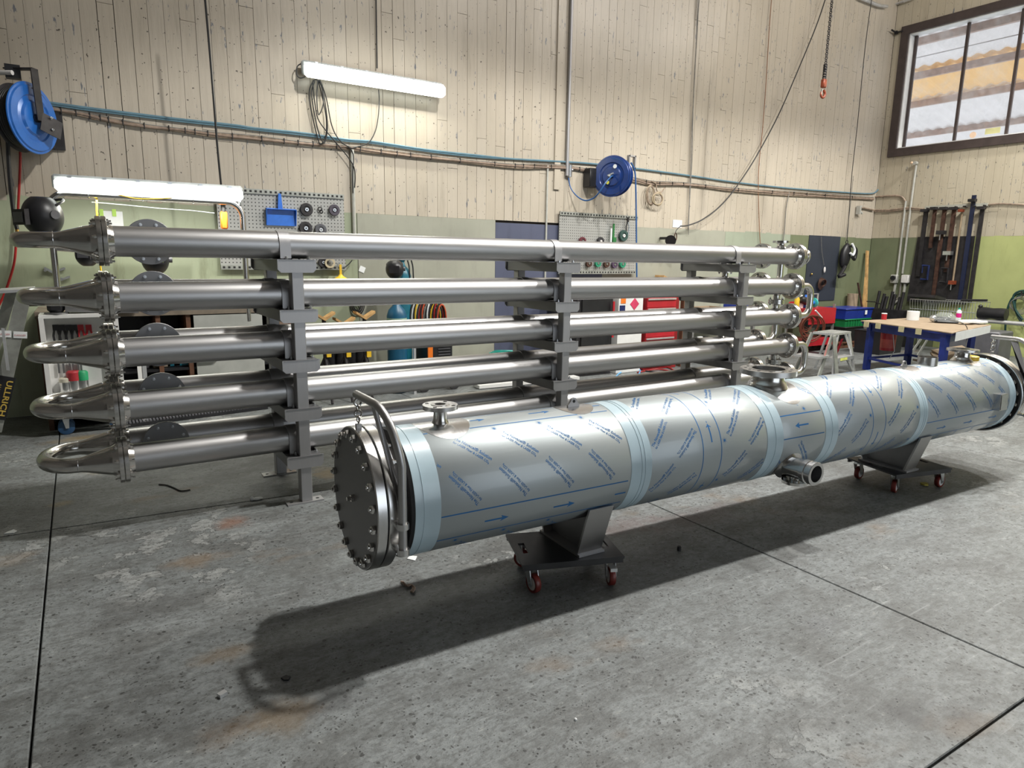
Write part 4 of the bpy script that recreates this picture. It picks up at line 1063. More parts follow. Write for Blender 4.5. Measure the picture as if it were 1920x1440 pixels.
# paper notices
def notice(x0, y0, x1, y1, label, mt=paper, off=.005, name='paper_notice'):
    a, b = BW(x0, y0, off), BW(x1, y1, off)
    return solo(name, MB().box(((a.x+b.x)/2, a.y, (a.z+b.z)/2), (b.x-a.x, .004, a.z-b.z)), mt, label, 'notice')
notice(1262, 412, 1278, 427, 'small pale blue notice on the planks above the clip lamp')
nt_ = thing('taped_sheet', 'pale sheet of paper held by two lime green tapes behind the top left pipe', 'notice', BW(208, 410, .01))
a, b = BW(187, 395, .012), BW(232, 425, .012); part('sheet', MB().box(((a.x+b.x)/2, a.y, (a.z+b.z)/2), (b.x-a.x, .004, a.z-b.z)), paper, nt_)
for x in (190, 214):
    q_ = BW(x, 399, .016); part('tape_tab', MB().box(q_, (.035, .003, .07)), lime, nt_)
q_ = BW(679, 505, .01); solo('paper_tag', MB().box(q_, (.07, .004, .07), rot=Matrix.Rotation(.4, 3, 'Y')), paper, 'small white tag pinned to the lower wall under the conduit', 'tag')
# clip lamp
q_ = at(1256, 449, 1, 7.7)
cl = thing('clip_lamp', 'dark clip-on work lamp fixed to the wall above the third top pipe bay', 'lamp', q_)
part('lamp_head', MB().lathe(q_+Vector((.05, 0, .02)), q_+Vector((-.3, -.25, -.1)), [(0, .04), (.05, .06), (.15, .085), (.15, .07)], 24), black_plastic, cl)
part('lamp_cage', MB().torus(q_+Vector((.10, -.02, .04)), (.5, -1, 0), .06, .008, 20, 6), rust, cl)
part('lamp_clamp', MB().box(q_+Vector((-.02, .1, .02)), (.03, .18, .04)), black_plastic, cl)
part('lamp_lead', MB().tube(smooth_path([q_+Vector((.08, -.02, .05)), BW(1268, 432, .1), BW(1276, 424, .1)], 5), .006, 6), cable_black, cl)

# ---- pegboards and what hangs on them
def pegboard(x0, y0, x1, y1, label, slotted_y):
    a, b = BW(x0, y0, .04), BW(x1, y1, .04)
    t = thing('pegboard', label, 'pegboard', ((a.x+b.x)/2, YB, b.z)); cx, cz_ = (a.x+b.x)/2, (a.z+b.z)/2; wd, hh = b.x-a.x, a.z-b.z
    part('perforated_panel', MB().box((cx, a.y, cz_), (wd, .012, hh)), peg_m, t)
    for zz in (a.z-.012, b.z+.012):
        f = part('edge_rail', MB().box((cx, a.y-.008, zz), (wd, .028, .05)), alu_old, t)
        mb = MB(); n = int(wd/.052)
        for i in range(n): mb.box((a.x+.03+i*(wd-.06)/(n-1), a.y-.0225, zz), (.024, .002, .022))
        part('rail_slot', mb, black_gap, f, kind='stuff')
    return t, a.y
pb1, yp = pegboard(404, 352, 648, 504, 'grey perforated tool panel on the left with a blue dustpan', 0)
pb2, _ = pegboard(1049, 398, 1190, 512, 'grey perforated tool panel in the middle with brushes and discs', 0)
def PBW(x, y, o=.0): return at(x, y, 1, yp-.02-o)
dp = thing('dustpan', 'blue plastic dustpan hanging on the left pegboard', 'dustpan', PBW(527, 422))
a, b = PBW(499, 389, .05), PBW(557, 424, .05)
mb = MB(); th = .006; y0 = a.y+.045
mb.prism([(a.x, y0, b.z), (a.x+.0, y0, a.z), (b.x, y0, a.z), (b.x+.0, y0, b.z)], (0, -th, 0))
mb.prism([(a.x, y0, a.z), (b.x, y0, a.z), (b.x, y0-.06, a.z-.01), (a.x, y0-.06, a.z-.01)], (0, 0, -th))
for xx in (a.x, b.x-th): mb.prism([(xx, y0, a.z), (xx, y0-.06, a.z-.01), (xx, y0-.02, b.z), (xx, y0, b.z)], (th, 0, 0))
part('pan', mb, blue_pan, dp)
hx = PBW(523, 380).x; part('handle', MB().prism([(hx-.022, y0-.01, a.z-.01), (hx+.03, y0-.01, a.z-.01), (hx+.018, y0-.01, a.z+.155), (hx-.01, y0-.01, a.z+.16)], (0, -.02, 0)), blue_pan, dp)
def disc(x, y, r, mt, label, mc=None, th=.02, pp=PBW, name='grinding_disc', cat='grinding disc', grp='grinding discs and reels on the pegboards'):
    c = pp(x, y, .01); t = thing(name, label, cat, c, 0, grp)
    part('disc', MB().lathe(c, c-Vector((0, 1, 0)), [(0, .012), (0, r), (th*.5, r), (th, r*.93), (th, r*.55), (th*.6, r*.5), (th*.6, .012)], 32), mt, t)
    part('core', MB().ring(c, c-Vector((0, th+.004, 0)), r*.28, r*.12, 20), mc or zinc, t)
dg = M('dark_abrasive', (.035, .033, .036), .8, 0, .3, 20)
disc(574.5, 393, .073, dg, 'upper left dark abrasive disc right of the dustpan')
disc(626.5, 394, .065, M('violet_grey_abrasive', (.07, .06, .08), .7), 'upper right grey abrasive disc near the pegboard corner')
disc(573, 428, .075, dg, 'lower left dark abrasive disc just above the top pipe')
disc(601, 431, .07, grey_plastic, 'lower dark disc with a pale rim above the top pipe', alu)
q_ = PBW(600, 392, .01); solo('wire_clips', MB().torus(q_, (.3, 1, .2), .022, .006, 12, 5).torus(q_+Vector((.01, -.01, -.03)), (.8, 1, .2), .018, .006, 12, 5), black_steel, 'small cluster of black clips between the two upper discs', 'clips')
tr_ = thing('tape_roll', 'cream roll of masking tape hanging at the bottom of the left pegboard', 'tape', PBW(620, 493, .03))
c = PBW(619, 493, .01); part('tape_ring', MB().ring(c, c+Vector((-.02, -.06, 0)), .058, .036, 28), M('masking_tape', (.58, .50, .34), .6), tr_)
disc(606, 492, .06, dg, 'dark abrasive disc beside the masking tape roll')
# yellow funnel and small tool
yf = thing('yellow_funnel', 'yellow plastic funnel hanging from the bottom of the left pegboard', 'funnel', PBW(640, 520, .05)); c = PBW(639, 521, .08)
part('cone', MB().lathe(c-Vector((0, 0, .07)), c+Vector((0, 0, 1)), [(0, .085), (.06, .08), (.09, .03), (.11, .018)], 24), yellow_p, yf)
part('spout', MB().box(c+Vector((0, 0, .09)), (.026, .014, .13)), yellow_p, yf); part('hang_wire', MB().tube([c+Vector((0, 0, .14)), c+Vector((0, .10, .17))], .005, 6), zinc, yf)
cord([(660, 488), (655, 494), (648, 500), (640, 503)], .007, cable_black, 'short black cable crossing to the conduit below the left pegboard', off=.06)
# middle pegboard
for x, y, r, mt, lb in ((1091, 452, .06, M('maroon_abrasive', (.12, .02, .03), .6), 'maroon abrasive disc on the middle pegboard'), (1125, 452, .06, dg, 'dark disc with a white centre on the middle pegboard'), (1168, 442, .085, M('green_rim_disc', (.03, .07, .06), .5), 'large green rimmed disc with a pale centre on the middle pegboard'),
    (1103, 494, .055, rust, 'brown disc first in the row showing under the top pipe'), (1120, 494, .055, M('green_abrasive', (.02, .22, .12), .6), 'green disc second in the row under the top pipe'), (1136, 495, .055, rust, 'brown disc third in the row under the top pipe'), (1151, 496, .055, M('violet_disc', (.08, .05, .09), .6), 'violet disc fourth in the row under the top pipe'), (1166, 495, .06, M('green_abrasive', (.02, .22, .12), .6), 'large green disc last in the row under the top pipe')):
    disc(x, y, r, mt, lb, hub_white if 'white' in lb or 'pale' in lb else None, .03)
gb = thing('wire_brush', 'green handled scratch brush hanging on the middle pegboard', 'brush', PBW(1149, 440, .03)); c = PBW(1150, 440, .03)
part('brush_handle', MB().box(c+Vector((0, 0, .06)), (.026, .02, .20)).box(c+Vector((.02, 0, -.10)), (.06, .03, .12)), M('green_brush', (.02, .16, .04), .5), gb); part('bristles', MB().box(c+Vector((-.045, 0, -.02)), (.02, .02, .22)), paper, gb)
pl = thing('hanging_pliers', 'black handled pliers hanging at the right edge of the middle pegboard', 'pliers', PBW(1178, 420, .03)); c = PBW(1177, 422, .03)
part('jaw', MB().box(c+Vector((0, 0, .08)), (.03, .02, .07)), black_steel, pl)
for s in (-1, 1): part('handle', MB().tube([c+Vector((0, 0, .06)), c+Vector((s*.03, 0, -.02)), c+Vector((s*.02, 0, -.14))], .009, 8), zinc if s > 0 else black_plastic, pl)

# ---- chain with hook hanging from the crane
YC = 6.2; hk = at(1543, 172, 1, YC); ht = at(1553, -20, 1, YC)
ch = thing('hoist_hook', 'rust orange hoist hook on a black chain hanging from the roof', 'hoist hook', hk)
mb = MB(); z = hk.z+.30; k = 0; x = hk.x
while z < ht.z:
    mb.torus((x+(z-hk.z)*.006, YC, z), (1, 0, 0) if k % 2 else (0, 1, 0), .017, .0065, 10, 6); z += .030; k += 1
part('chain', mb, black_steel, ch, kind='stuff')
mb = MB(); 
for i in range(12): mb.torus((x, YC, hk.z+.17+i*.017), (.3*(i % 2), .2, 1), .022, .007, 12, 5)
part('chain_bunch', mb, black_steel, ch, kind='stuff')
part('hook_block', MB().box((x, YC, hk.z+.11), (.075, .06, .12), ch=.012), hook_paint, ch)
part('hook_body', MB().tube(arc((x, YC, hk.z-.03), (0, 0, 1), (1, 0, 0), .048, .25, 5.3, 18), [.019]*10+[.018, .017, .016, .015, .014, .012, .010, .008, .006], 10), hook_paint, ch)
part('hook_latch', MB().box((x-.03, YC, hk.z+.0), (.012, .02, .08), rot=Matrix.Rotation(.3, 3, 'Y')), zinc, ch)
# pipe with elbow high in the corner
wall_tube('high_conduit', [(1612, -4), (1630, 3), (1648, 10), (1663, 12)], .03, alu, 'silvery conduit bending around the top of the corner', 'conduit', .06, 8)
q0 = RW(1665, 12, .06); q1 = RW(1712, -3, .06); solo('high_conduit', MB().tube([Vector((q0.x, 7.75, q0.z)), q0, q1], .025, 8), alu, 'silvery conduit crossing the top of the right wall', 'conduit')
q_ = Vector((XR-.06, YB-.06, 0)); q_.z = BW(1672, 62).z; solo('corner_clamp', MB().box(q_, (.05, .05, .06)).tube([q_, q_+Vector((-.16, 0, .02))], .016, 8).tube([q_, q_+Vector((0, -.12, 0))], .016, 8), black_steel, 'small black clamp in the corner beside the high window', 'clamp')

# ================================================================== LEFT BENCH SIDE
# tubular overhead frame standing on the bench
YB1 = 7.15
fr = thing('overhead_frame', 'bent stainless tube frame standing over the left bench below the lower lamp', 'frame', at(105, 640, 1, YB1))
zt_ = (at(130, 361, 1, YB1-.0).z+at(430, 381, 1, YB1).z)/2; xl_ = at(92, 400, 1, YB1).x+.0; xr_ = at(456, 420, 1, YB1).x
xl_ = (at(92, 400, 1, YB1).x+at(108, 530, 1, YB1).x)/2
zb_ = .93; R_b = .14
pts = [Vector((xl_, YB1, .93)), Vector((xl_, YB1, zt_-R_b))] + arc((xl_+R_b, YB1, zt_-R_b), (-1, 0, 0), (0, 0, 1), R_b, 0, PI/2, 8) + arc((xr_-R_b, YB1, zt_-R_b), (0, 0, 1), (1, 0, 0), R_b, 0, PI/2, 8) + [Vector((xr_, YB1, .93))]
part('bent_tube', MB().tube(pts, .027, 16), steel_shiny, fr)
zc_ = at(110, 467, 1, YB1).z; part('side_arm', MB().tube([(xl_, YB1, zc_), (xl_+.32, YB1, zc_-.02)], .016, 12), steel_shiny, fr)
mb = MB()
for k in range(4): mb.torus((xl_+.30+k*.42, YB1, zt_), (1, 0, 0), .029, .006, 16, 6)
part('tube_clip', mb, zinc, fr)
cord([(172, 379), (230, 384), (300, 391), (360, 395), (402, 400)], .005, zinc, 'thin straight rod hanging below the overhead frame', 'steel_rod', y=7.2, cat='rod', sm=1)
part('yellow_cable', MB().tube(smooth_path([at(x, y, 1, 7.16) for x, y in ((181, 366), (182, 400), (185, 470), (191, 520))], 6), .008, 6), yellow_p, fr)
part('yellow_cable', MB().tube(smooth_path([at(x, y, 1, 7.12) for x, y in ((195, 358), (222, 365), (252, 372), (285, 373), (318, 371), (345, 364))], 6), .005, 6), yellow_p, fr)
pe = at(420, 413, 1, 7.25); pt = thing('crane_pendant', 'orange crane pendant hanging at the end of the thick black cable', 'pendant', pe)
part('pendant_body', MB().box(pe, (.065, .05, .17), ch=.012), orange_p, pt); part('strain_relief', MB().cyl(pe+Vector((0, 0, .08)), pe+Vector((0, 0, .20)), .022, 12), cable_black, pt)
# bench
bx0, bx1 = at(66, 600, 1, YB1).x, at(548, 600, 1, YB1).x; zb1 = at(350, 578, 1, YB1).z  # left end extended past the trolley to darken the wall there
bn = thing('long_bench', 'long dark workbench against the left wall with open shelves and one pale door', 'bench', ((bx0+bx1)/2, 7.5, 0))
part('bench_top', MB().box(((bx0+bx1)/2, 7.5, zb1-.03), (bx1-bx0, .74, .06)), ply, bn)
part('back_panel', MB().box(((bx0+bx1)/2, 7.84, zb1/2), (bx1-bx0, .02, zb1-.06)), black_plastic, bn)
for x in (bx0+.03, bx0+.95, at(356, 640, 1, YB1).x, bx1-.03): part('upright', MB().box((x, 7.5, (zb1-.06)/2), (.04, .70, zb1-.06)), timber_dark, bn)
for z in (.10, .48): part('shelf', MB().box(((bx0+bx1)/2, 7.5, z), (bx1-bx0-.05, .68, .025)), black_plastic, bn)
dx0, dx1 = at(364, 620, 1, YB1).x, at(492, 620, 1, YB1).x
door_m = M('grey_laminate', (.40, .41, .38), .55, 0, .12, 4)
dr = part('cupboard_door', MB().box(((dx0+dx1)/2, YB1-.01, (zb1-.08)/2+.04), (dx1-dx0, .02, zb1-.14)), door_m, bn)
hp = at(389, 677, 1, YB1-.04); part('door_handle', MB().tube([hp+Vector((-.09, .03, 0)), hp+Vector((-.07, 0, 0)), hp+Vector((.07, 0, 0)), hp+Vector((.09, .03, 0))], .010, 8), zinc, dr)
part('end_panel', MB().box((bx1-.10, YB1-.005, zb1/2), (.10, .012, zb1-.1)), M('brown_panel', (.20, .14, .10), .6), bn)
# things on the shelves
for i, (x, y, w_, h_, mt, lb) in enumerate(((262, 610, .10, .16, grey_plastic, 'grey tool case on the upper shelf of the long bench'), (297, 603, .16, .10, ply, 'tan rag bundle on the upper shelf of the long bench'), (325, 600, .07, .10, paper, 'white card box on the upper shelf of the long bench'), (330, 615, .22, .10, teal_paint, 'dark teal crate on the upper shelf of the long bench'),
     (292, 700, .20, .20, teal_paint, 'dark teal drill case on the lower shelf of the long bench'), (335, 695, .24, .22, black_plastic, 'black case on the lower shelf of the long bench'), (362, 680, .09, .10, M('dark_red_tin', (.20, .02, .02), .5), 'dark red tin on the lower shelf near the pale door'))):
    p = at(x, y, 1, 7.25); z0 = .4925 if y < 640 else .1125
    o = thing('shelf_case', lb, 'case', (p.x, 7.34, z0)); part('body', MB().box((p.x, 7.34, z0+h_/2+.002), (w_, .22, h_), ch=.01), mt, o); part('lid_seam', MB().box((p.x, 7.34, z0+h_*.7), (w_+.004, .224, .006)), black_gap, o)
for k, x in enumerate((206, 262, 270)):
    p = at(x, 690, 1, 7.1); o = thing('standing_panel', ('pale strip standing left of the lower flanges', 'white lettered strip leaning by the lower shelf', 'narrow grey strip leaning by the lower shelf')[k], 'offcut', (p.x, 7.1, 0)); part('strip', MB().box((p.x, 7.1, .31), (.04, .02, .62)), white_paint if k < 2 else alu, o)
# floor grating / track lying below
p0, p1 = FL(235, 800), FL(500, 765); tk = thing('cable_track', 'dark ribbed cable track lying on the floor behind the lowest pipes', 'cable track', (p0+p1)/2)
part('track_base', MB().prism([p0+Vector((0, -.06, .002)), p1+Vector((0, -.06, .002)), p1+Vector((0, .06, .002)), p0+Vector((0, .06, .002))], (0, 0, .03)), black_plastic, tk)
mb = MB(); n = 46
for i in range(n): mb.box(p0.lerp(p1, (i+.5)/n)+Vector((0, 0, .037)), (.018, .11, .012))
part('rib', mb, grey_plastic, tk, kind='stuff')
# white tool trolley
YT = 6.86; ta, tb = at(80, 612, 1, YT), at(222, 606, 1, YT); zt1 = (at(150, 592, 1, YT)).z; zb2 = at(140, 770, 1, YT).z
tx0, tx1 = at(84, 660, 1, YT).x, at(222, 650, 1, YT).x; td = .25
tt = thing('tool_trolley', 'white tool trolley on blue castors with hanging cutters and cans', 'trolley', ((tx0+tx1)/2, YT+td/2, 0))
zb2 = .20
part('back_sheet', MB().box(((tx0+tx1)/2, YT+.12, (zt1+zb2)/2), (tx1-tx0-.02, .01, zt1-zb2-.02)), white_paint, tt)
for x in (tx0, tx1): part('frame_upright', MB().box((x, YT+td/2-.02, (zt1+zb2)/2), (.035, td, zt1-zb2)), white_paint, tt)
part('top_tray', MB().box(((tx0+tx1)/2, YT+td/2, zt1), (tx1-tx0+.03, td+.03, .03)), white_paint, tt)
zs_ = at(145, 736, 1, YT).z; part('shelf', MB().box(((tx0+tx1)/2, YT+td/2-.02, zs_-.02), (tx1-tx0-.04, td, .035)), white_paint, tt)
part('bottom_tray', MB().box(((tx0+tx1)/2, YT+td/2, zb2), (tx1-tx0+.03, td, .05)), white_paint, tt)
for ix, x in enumerate((tx0+.09, tx1-.06)):
    for y in (YT+.08, YT+td-.06):
        cst = part('castor_fork', MB().prism([(x-.03, y-.03, .175), (x+.03, y-.03, .175), (x+.02, y-.03, .06), (x-.005, y-.03, .06)], (0, .006, 0)).prism([(x-.03, y+.024, .175), (x+.03, y+.024, .175), (x+.02, y+.024, .06), (x-.005, y+.024, .06)], (0, .006, 0)).box((x, y, .172), (.10, .08, .01)), zinc, tt)
        part('castor_wheel', MB().lathe((x, y-.016, .065), (x, y+1, .065), [(0, .012), (0, .05), (.004, .064), (.028, .064), (.032, .05), (.032, .012)], 24), M('blue_castor_rubber', (.02, .07, .16), .5), cst)
def can(x, y, r, h, mtop, lab, ft=.45):
    p = at(x, y, 1, YT+.04); o = thing('spray_can', lab, 'can', (p.x, YT+.06, zs_)); z = zs_
    part('can_body', MB().lathe((p.x, YT+.06, z), (p.x, YT+.06, 9), [(0, r*.95), (.005, r), (h*(1-ft), r)], 24), steel_turn, o)
    part('can_band', MB().lathe((p.x, YT+.06, z), (p.x, YT+.06, 9), [(h*(1-ft), r*1.01), (h*.93, r*1.01), (h, r*.8)], 24), mtop, o)
can(123, 725, .045, .13, M('cream_label', (.60, .57, .46), .5), 'cream and silver can first on the white trolley shelf', .3)
can(139.5, 722, .052, .185, M('red_label', (.45, .03, .04), .5), 'red and silver can in the middle of the white trolley shelf')
can(156, 722, .045, .18, M('green_label', (.02, .35, .14), .5), 'green and silver bottle third on the white trolley shelf')
for k, (x, cm) in enumerate(((104, 0), (116, 0), (128, 0), (139, 0), (151, 1), (166, 1))):
    p = at(x, 612, 1, YT+.09); o = thing('hanging_pliers', ('%s handled pliers hanging in the white trolley, number %s from its left edge' % ('red' if cm else 'black', ('one', 'two', 'three', 'four', 'five', 'six')[k])), 'pliers', (p.x, YT+.09, p.z-.2), 0, 'pliers hanging in the white trolley')
    part('pivot', MB().box(p+Vector((0, 0, -.01)), (.045, .02, .05)), red_paint if cm else black_plastic, o)
    for s in (-1, 1): part('handle', MB().tube([p+Vector((s*.008, 0, -.01)), p+Vector((s*.022, 0, -.08)), p+Vector((s*.016, 0, -.17))], .009, 6), red_paint if cm else black_plastic, o)
for k, x in enumerate((110, 119, 131, 137, 147, 152)):
    p = at(x, 688, 1, YT+.09); solo('steel_file', MB().box(p, (.016, .01, .11)), steel_dark, 'steel file in the white trolley, number %s from its left edge' % ('one', 'two', 'three', 'four', 'five', 'six')[k], 'file', 'files hanging in the white trolley')
part('side_lettering', text_on(MB(), 'TOOLS ONLY', (tx0-.0185, YT+.02, .82), (0, 0, -1), (0, -1, 0), .5, -.0005), black_plastic, tt)
# grinder resting on the trolley
gp_ = at(100, 578, 1, 6.95); gz = zt1+.016
gr = thing('angle_grinder', 'black and grey angle grinder with side handle on the white trolley top', 'grinder', (gp_.x, 6.95, gz))
part('motor_body', MB().lathe((gp_.x-.02, 6.98, gz+.10), (gp_.x+.25, 6.98, gz+.13), [(0, .02), (.01, .05), (.12, .055), (.14, .045), (.17, .035)], 18), grey_plastic, gr)
part('gear_head', MB().box((gp_.x+.02, 6.95, gz+.08), (.13, .12, .15), ch=.03), black_plastic, gr)
part('side_handle', MB().lathe((gp_.x-.05, 6.94, gz+.09), (gp_.x-1, 6.94, gz+.09), [(0, .012), (.05, .014), (.06, .022), (.20, .020), (.21, .026), (.225, .026)], 14), black_plastic, gr)
part('switch', MB().box((gp_.x+.04, 6.90, gz+.13), (.03, .02, .03)), red_paint, gr)
part('guard', MB().lathe((gp_.x+.02, 6.93, gz), (gp_.x+.02, 6.93, gz+1), [(0, .09), (.012, .09), (.012, .02)], 24), steel_dark, gr)
tl = thing('grey_sheet_stack', 'grey sheet metal offcut lying across the white trolley top', 'sheet', ((tx0+tx1)/2+.15, 7.1, zt1+.016)); part('sheet', MB().box(((tx0+tx1)/2+.18, 7.0, zt1+.05), (.55, .22, .06), rot=Matrix.Rotation(.05, 3, 'Y')), steel_dark, tl)
# welding helmets
def helmet(c, R, lab, face, lens=None, sc=1.):
    t = thing('welding_helmet', lab, 'helmet', Vector(c)-Vector((0, 0, R)), 0, 'welding helmets on the left side'); c = Vector(c)
    part('shell', MB().sph(c, R, 24, 14, (.92, 1.1, 1.05), None, -.92, .88), black_plastic, t)
    f = Vector(face).normalized(); up = Vector((0, 0, 1)); s_ = up.cross(f).normalized()
    part('lens_frame', MB().prism([c+f*R*.92+s_*a*R*.55+up*b*R*.38 for a, b in ((-1, -1), (1, -1), (1, 1), (-1, 1))], f*R*.22), black_steel, t)
    if lens: part('lens', MB().prism([c+f*R*1.16+s_*a*R*.42+up*b*R*.25 for a, b in ((-1, -1), (1, -1), (1, 1), (-1, 1))], f*.003), lens, t)
    part('pivot_knob', MB().cyl(c+s_*R*.82+up*R*.05, c+s_*R*1.12+up*R*.05, R*.22, 14), grey_plastic, t)
    part('head_band', MB().torus(c+up*R*.5-f*R*.25, up+f*.5, R*.8, .012, 24, 6), black_plastic, t)
    return t
h1 = at(80, 405, 1, 7.0); helmet(h1, .165, 'black welding helmet hanging on the top left corner of the overhead frame', (-.85, -.5, -.1), grey_plastic)
h2 = at(291, 488, 1, 7.3); helmet(h2, .13, 'black welding mask with a lime strip hanging behind the top left pipe', (0, -1, .1), lime)
h3 = at(163, 478, 1, 7.1); helmet(h3, .10, 'small dark mask hanging behind the topmost left flange', (-.3, -1, 0), grey_plastic)
# small clips on the wall near the left frame
for x, y, lb in ((92, 507, 'small silver clamp on the green wall left of the frame leg'), (113, 506, 'small silver clamp on the green wall right of the frame leg'), (122, 522, 'shiny bent clip on the green wall under the two small clamps')):
    q_ = BW(x, y, .03); solo('wall_clamp', MB().box(q_, (.09, .03, .02), rot=Matrix.Rotation(.6 if x < 100 else -.4, 3, 'Y')).cyl(q_+Vector((-.03, 0, 0)), q_+Vector((-.03, -.05, 0)), .012, 8), zinc, lb, 'clamp')
# folded step ladder at the left edge
YL = 6.35
def lad(x, y): return at(x, y, 1, YL)
ldr = thing('folding_ladder', 'worn aluminium folding ladder leaning at the left edge of the photo', 'ladder', FL(-40, 800))
def rail(name, p0, p1, wpx, mt, dep=.03, y=YL, par=ldr):
    a0, a1 = at(p0[0], p0[1], 1, y), at(p0[0]+wpx, p0[1]+1, 1, y); b0, b1 = at(p1[0], p1[1], 1, y), at(p1[0]+wpx, p1[1]+1, 1, y)
    return part(name, MB().prism([a0, a1, b1, b0], (0, dep, 0)), mt, par)
r1 = rail('front_rail', (31, 546), (-26, 810), 29, alu_old, y=YL-.04); rail('rear_rail', (10, 548), (-66, 800), 22, alu_old, y=YL+.28)
part('top_hinge', MB().box(lad(32, 545)+Vector((-.01, .14, .0)), (.22, .40, .022), rot=Matrix.Rotation(-.06, 3, 'Y')), alu, ldr)
rail('spreader_bar', (2, 615), (12, 694), 6, alu, .01, YL-.09)
for x, y in ((24, 620), (-6, 618)):
    q_ = at(x+14, y+8, 1, YL-.05); f_ = part('warning_label', MB().box(q_+Vector((0, .004, 0)), (.085, .003, .05), rot=Matrix.Rotation(.1, 3, 'Y')), paper, ldr)
    part('label_lettering', text_on(MB(), 'DANGER', q_+Vector((-.036, -.0, -.006)), (1, 0, -.08), (.08, 0, 1), .07, .001), red_paint, f_)
a_, b_ = at(14, 706, 1, YL-.05), at(-6, 786, 1, YL-.05); d_ = (b_-a_).normalized(); s_ = Vector((-d_.z, 0, d_.x))
if s_.x < 0: s_ = -s_
lb_ = part('maker_label', MB().prism([a_-s_*.075, a_+s_*.055, b_+s_*.055, b_-s_*.075], (0, -.002, 0)), black_plastic, ldr)
mb = MB(); text_on(mb, 'ULLRICH', a_+s_*.005+d_*.03-Vector((0, .004, 0)), d_, s_, (b_-a_).length-.06, .0005, .02, .75)
text_on(mb, 'ALUMINIUM', a_-s_*.045+d_*.06-Vector((0, .004, 0)), d_, s_, (b_-a_).length-.14, .0005, .0, .9)
part('label_lettering', mb, M('gold_lettering', (.60, .42, .08), .5), lb_)

# ================================================================== MIDDLE BACK
def stand_v(x, y, lab):
    p = at(x, y, 1, 7.2); t = thing('pipe_stand', lab, 'pipe stand', (p.x, 7.2, 0), 0, 'V-head pipe stands in front of the back wall'); z = p.z
    part('stem', MB().cyl((p.x, 7.2, .3), (p.x, 7.2, z-.03), .022, 12), black_steel, t)
    for s in (-1, 1):
        part('head_pad', MB().prism([(p.x, 7.14, z-.04), (p.x+s*.11, 7.14, z+.03), (p.x+s*.11, 7.14, z+.055), (p.x, 7.14, z-.01)], (0, .12, 0)), timber, t)
    for k in range(3):
        a = k*2*PI/3+.5; part('leg', MB().tube([(p.x, 7.2, .5), (p.x+.22*math.cos(a), 7.2+.22*math.sin(a), .01)], .016, 8), black_steel, t)
    part('height_lock', MB().box((p.x+.03, 7.17, at(x, 665, 1, 7.2).z+.04), (.05, .03, .13)), yellow_p, t)
stand_v(607, 594, 'leftmost V-head pipe stand beside the left support frame'); stand_v(645, 604, 'middle V-head pipe stand, lower than its neighbours'); stand_v(683, 592, 'right V-head pipe stand, highest of the three')
for k, x in enumerate((618, 638, 657, 676)):
    p = at(x, 680, 1, 7.5); o = thing('gumboot_bin', '%s of the four dark containers standing behind the V-head pipe stands' % ('leftmost', 'second from the left', 'third from the left', 'rightmost')[k], 'container', (p.x, 7.5, 0), 0, 'dark containers behind the pipe stands'); part('body', MB().lathe((p.x, 7.5, 0), (p.x, 7.5, 9), [(0, .055), (.62, .072), (.62, .066), (.2, .06)], 16), black_plastic, o)
def gas(x, y, r, h, lab, mt=teal_paint):
    p = at(x, 600, 1, y); t = thing('gas_cylinder', lab, 'gas cylinder', (p.x, y, 0))
    part('cylinder', MB().lathe((p.x, y, .003), (p.x, y, 9), [(0, r*.8), (.02, r), (h-.16, r), (h-.09, r*.82), (h-.04, r*.42), (h, r*.3)], 32), mt, t)
    part('valve_guard', MB().lathe((p.x, y, h), (p.x, y, 9), [(0, .035), (.03, .05), (.10, .05), (.11, .03)], 16), mt, t)
    part('regulator', MB().cyl((p.x-.06, y-.05, h+.06), (p.x+.06, y-.05, h+.06), .022, 12), brass, t)
    part('cylinder_label', MB().lathe((p.x, y, h-.30), (p.x, y, 9), [(0, r+.0015), (.12, r+.0015)], 32, False, False), M('green_white_label', (.35, .5, .38), .5), t)
    return p
gz_ = at(752, 492, 1, 7.5).z
g1 = gas(754, 7.5, .115, gz_, 'teal gas cylinder with label standing behind the second pipe')
gas(744, 7.3, .115, at(744, 570, 1, 7.3).z+.02, 'shorter blue-green gas cylinder beside the taller one', M('blue_green_paint', (.01, .09, .17), .4))
mk = at(740, 505, 1, 7.38); helmet(mk, .11, 'black mask hanging on the teal gas cylinder', (-.5, -1, 0))
for x in (767, 774): cord([(x-3, 488), (x, 500), (x+1, 518), (x+2, 530)], .008, cable_black, 'black hose hanging beside the teal gas cylinder, %s' % ('nearer to it' if x < 770 else 'farther from it'), 'gas_hose', y=7.4, cat='hose', group='black hoses by the teal cylinder')
# hanks of welding cable
hc = thing('welding_leads', 'hank of black, white, yellow and red welding leads hung between the pipes', 'cables', at(800, 585, 1, 7.4))
cols = [cable_black, paper, cable_black, yellow_p, cable_black, cable_red, cable_black, M('orange_red_lead', (.5, .08, .03), .5), cable_grey]
for k in range(17):
    cx = 782+k*2.9; ax = 13-.3*k; ay = 34-.4*k
    pts = [at(cx+ax*math.sin(2*PI*i/18), 596-ay*math.cos(2*PI*i/18)+3*math.sin(k*1.7), 1, 7.40-.012*k) for i in range(18)]
    part('lead_turn', MB().tube(pts, .010, 6, True), cols[k % 9], hc)
for k in range(5):
    pts = [at(670+(13-k*1.5)*math.sin(2*PI*i/18), 572-(18-k*2)*math.cos(2*PI*i/18), 1, 7.88-.012*k) for i in range(18)]
    if k == 0: h2_ = thing('cable_coil', 'small black cable coil hanging on the green wall above the V-head stands', 'cable', at(670, 572, 1, 7.75))
    part('cable_turn', MB().tube(pts, .007, 6, True), cable_grey if k % 2 else cable_black, h2_)
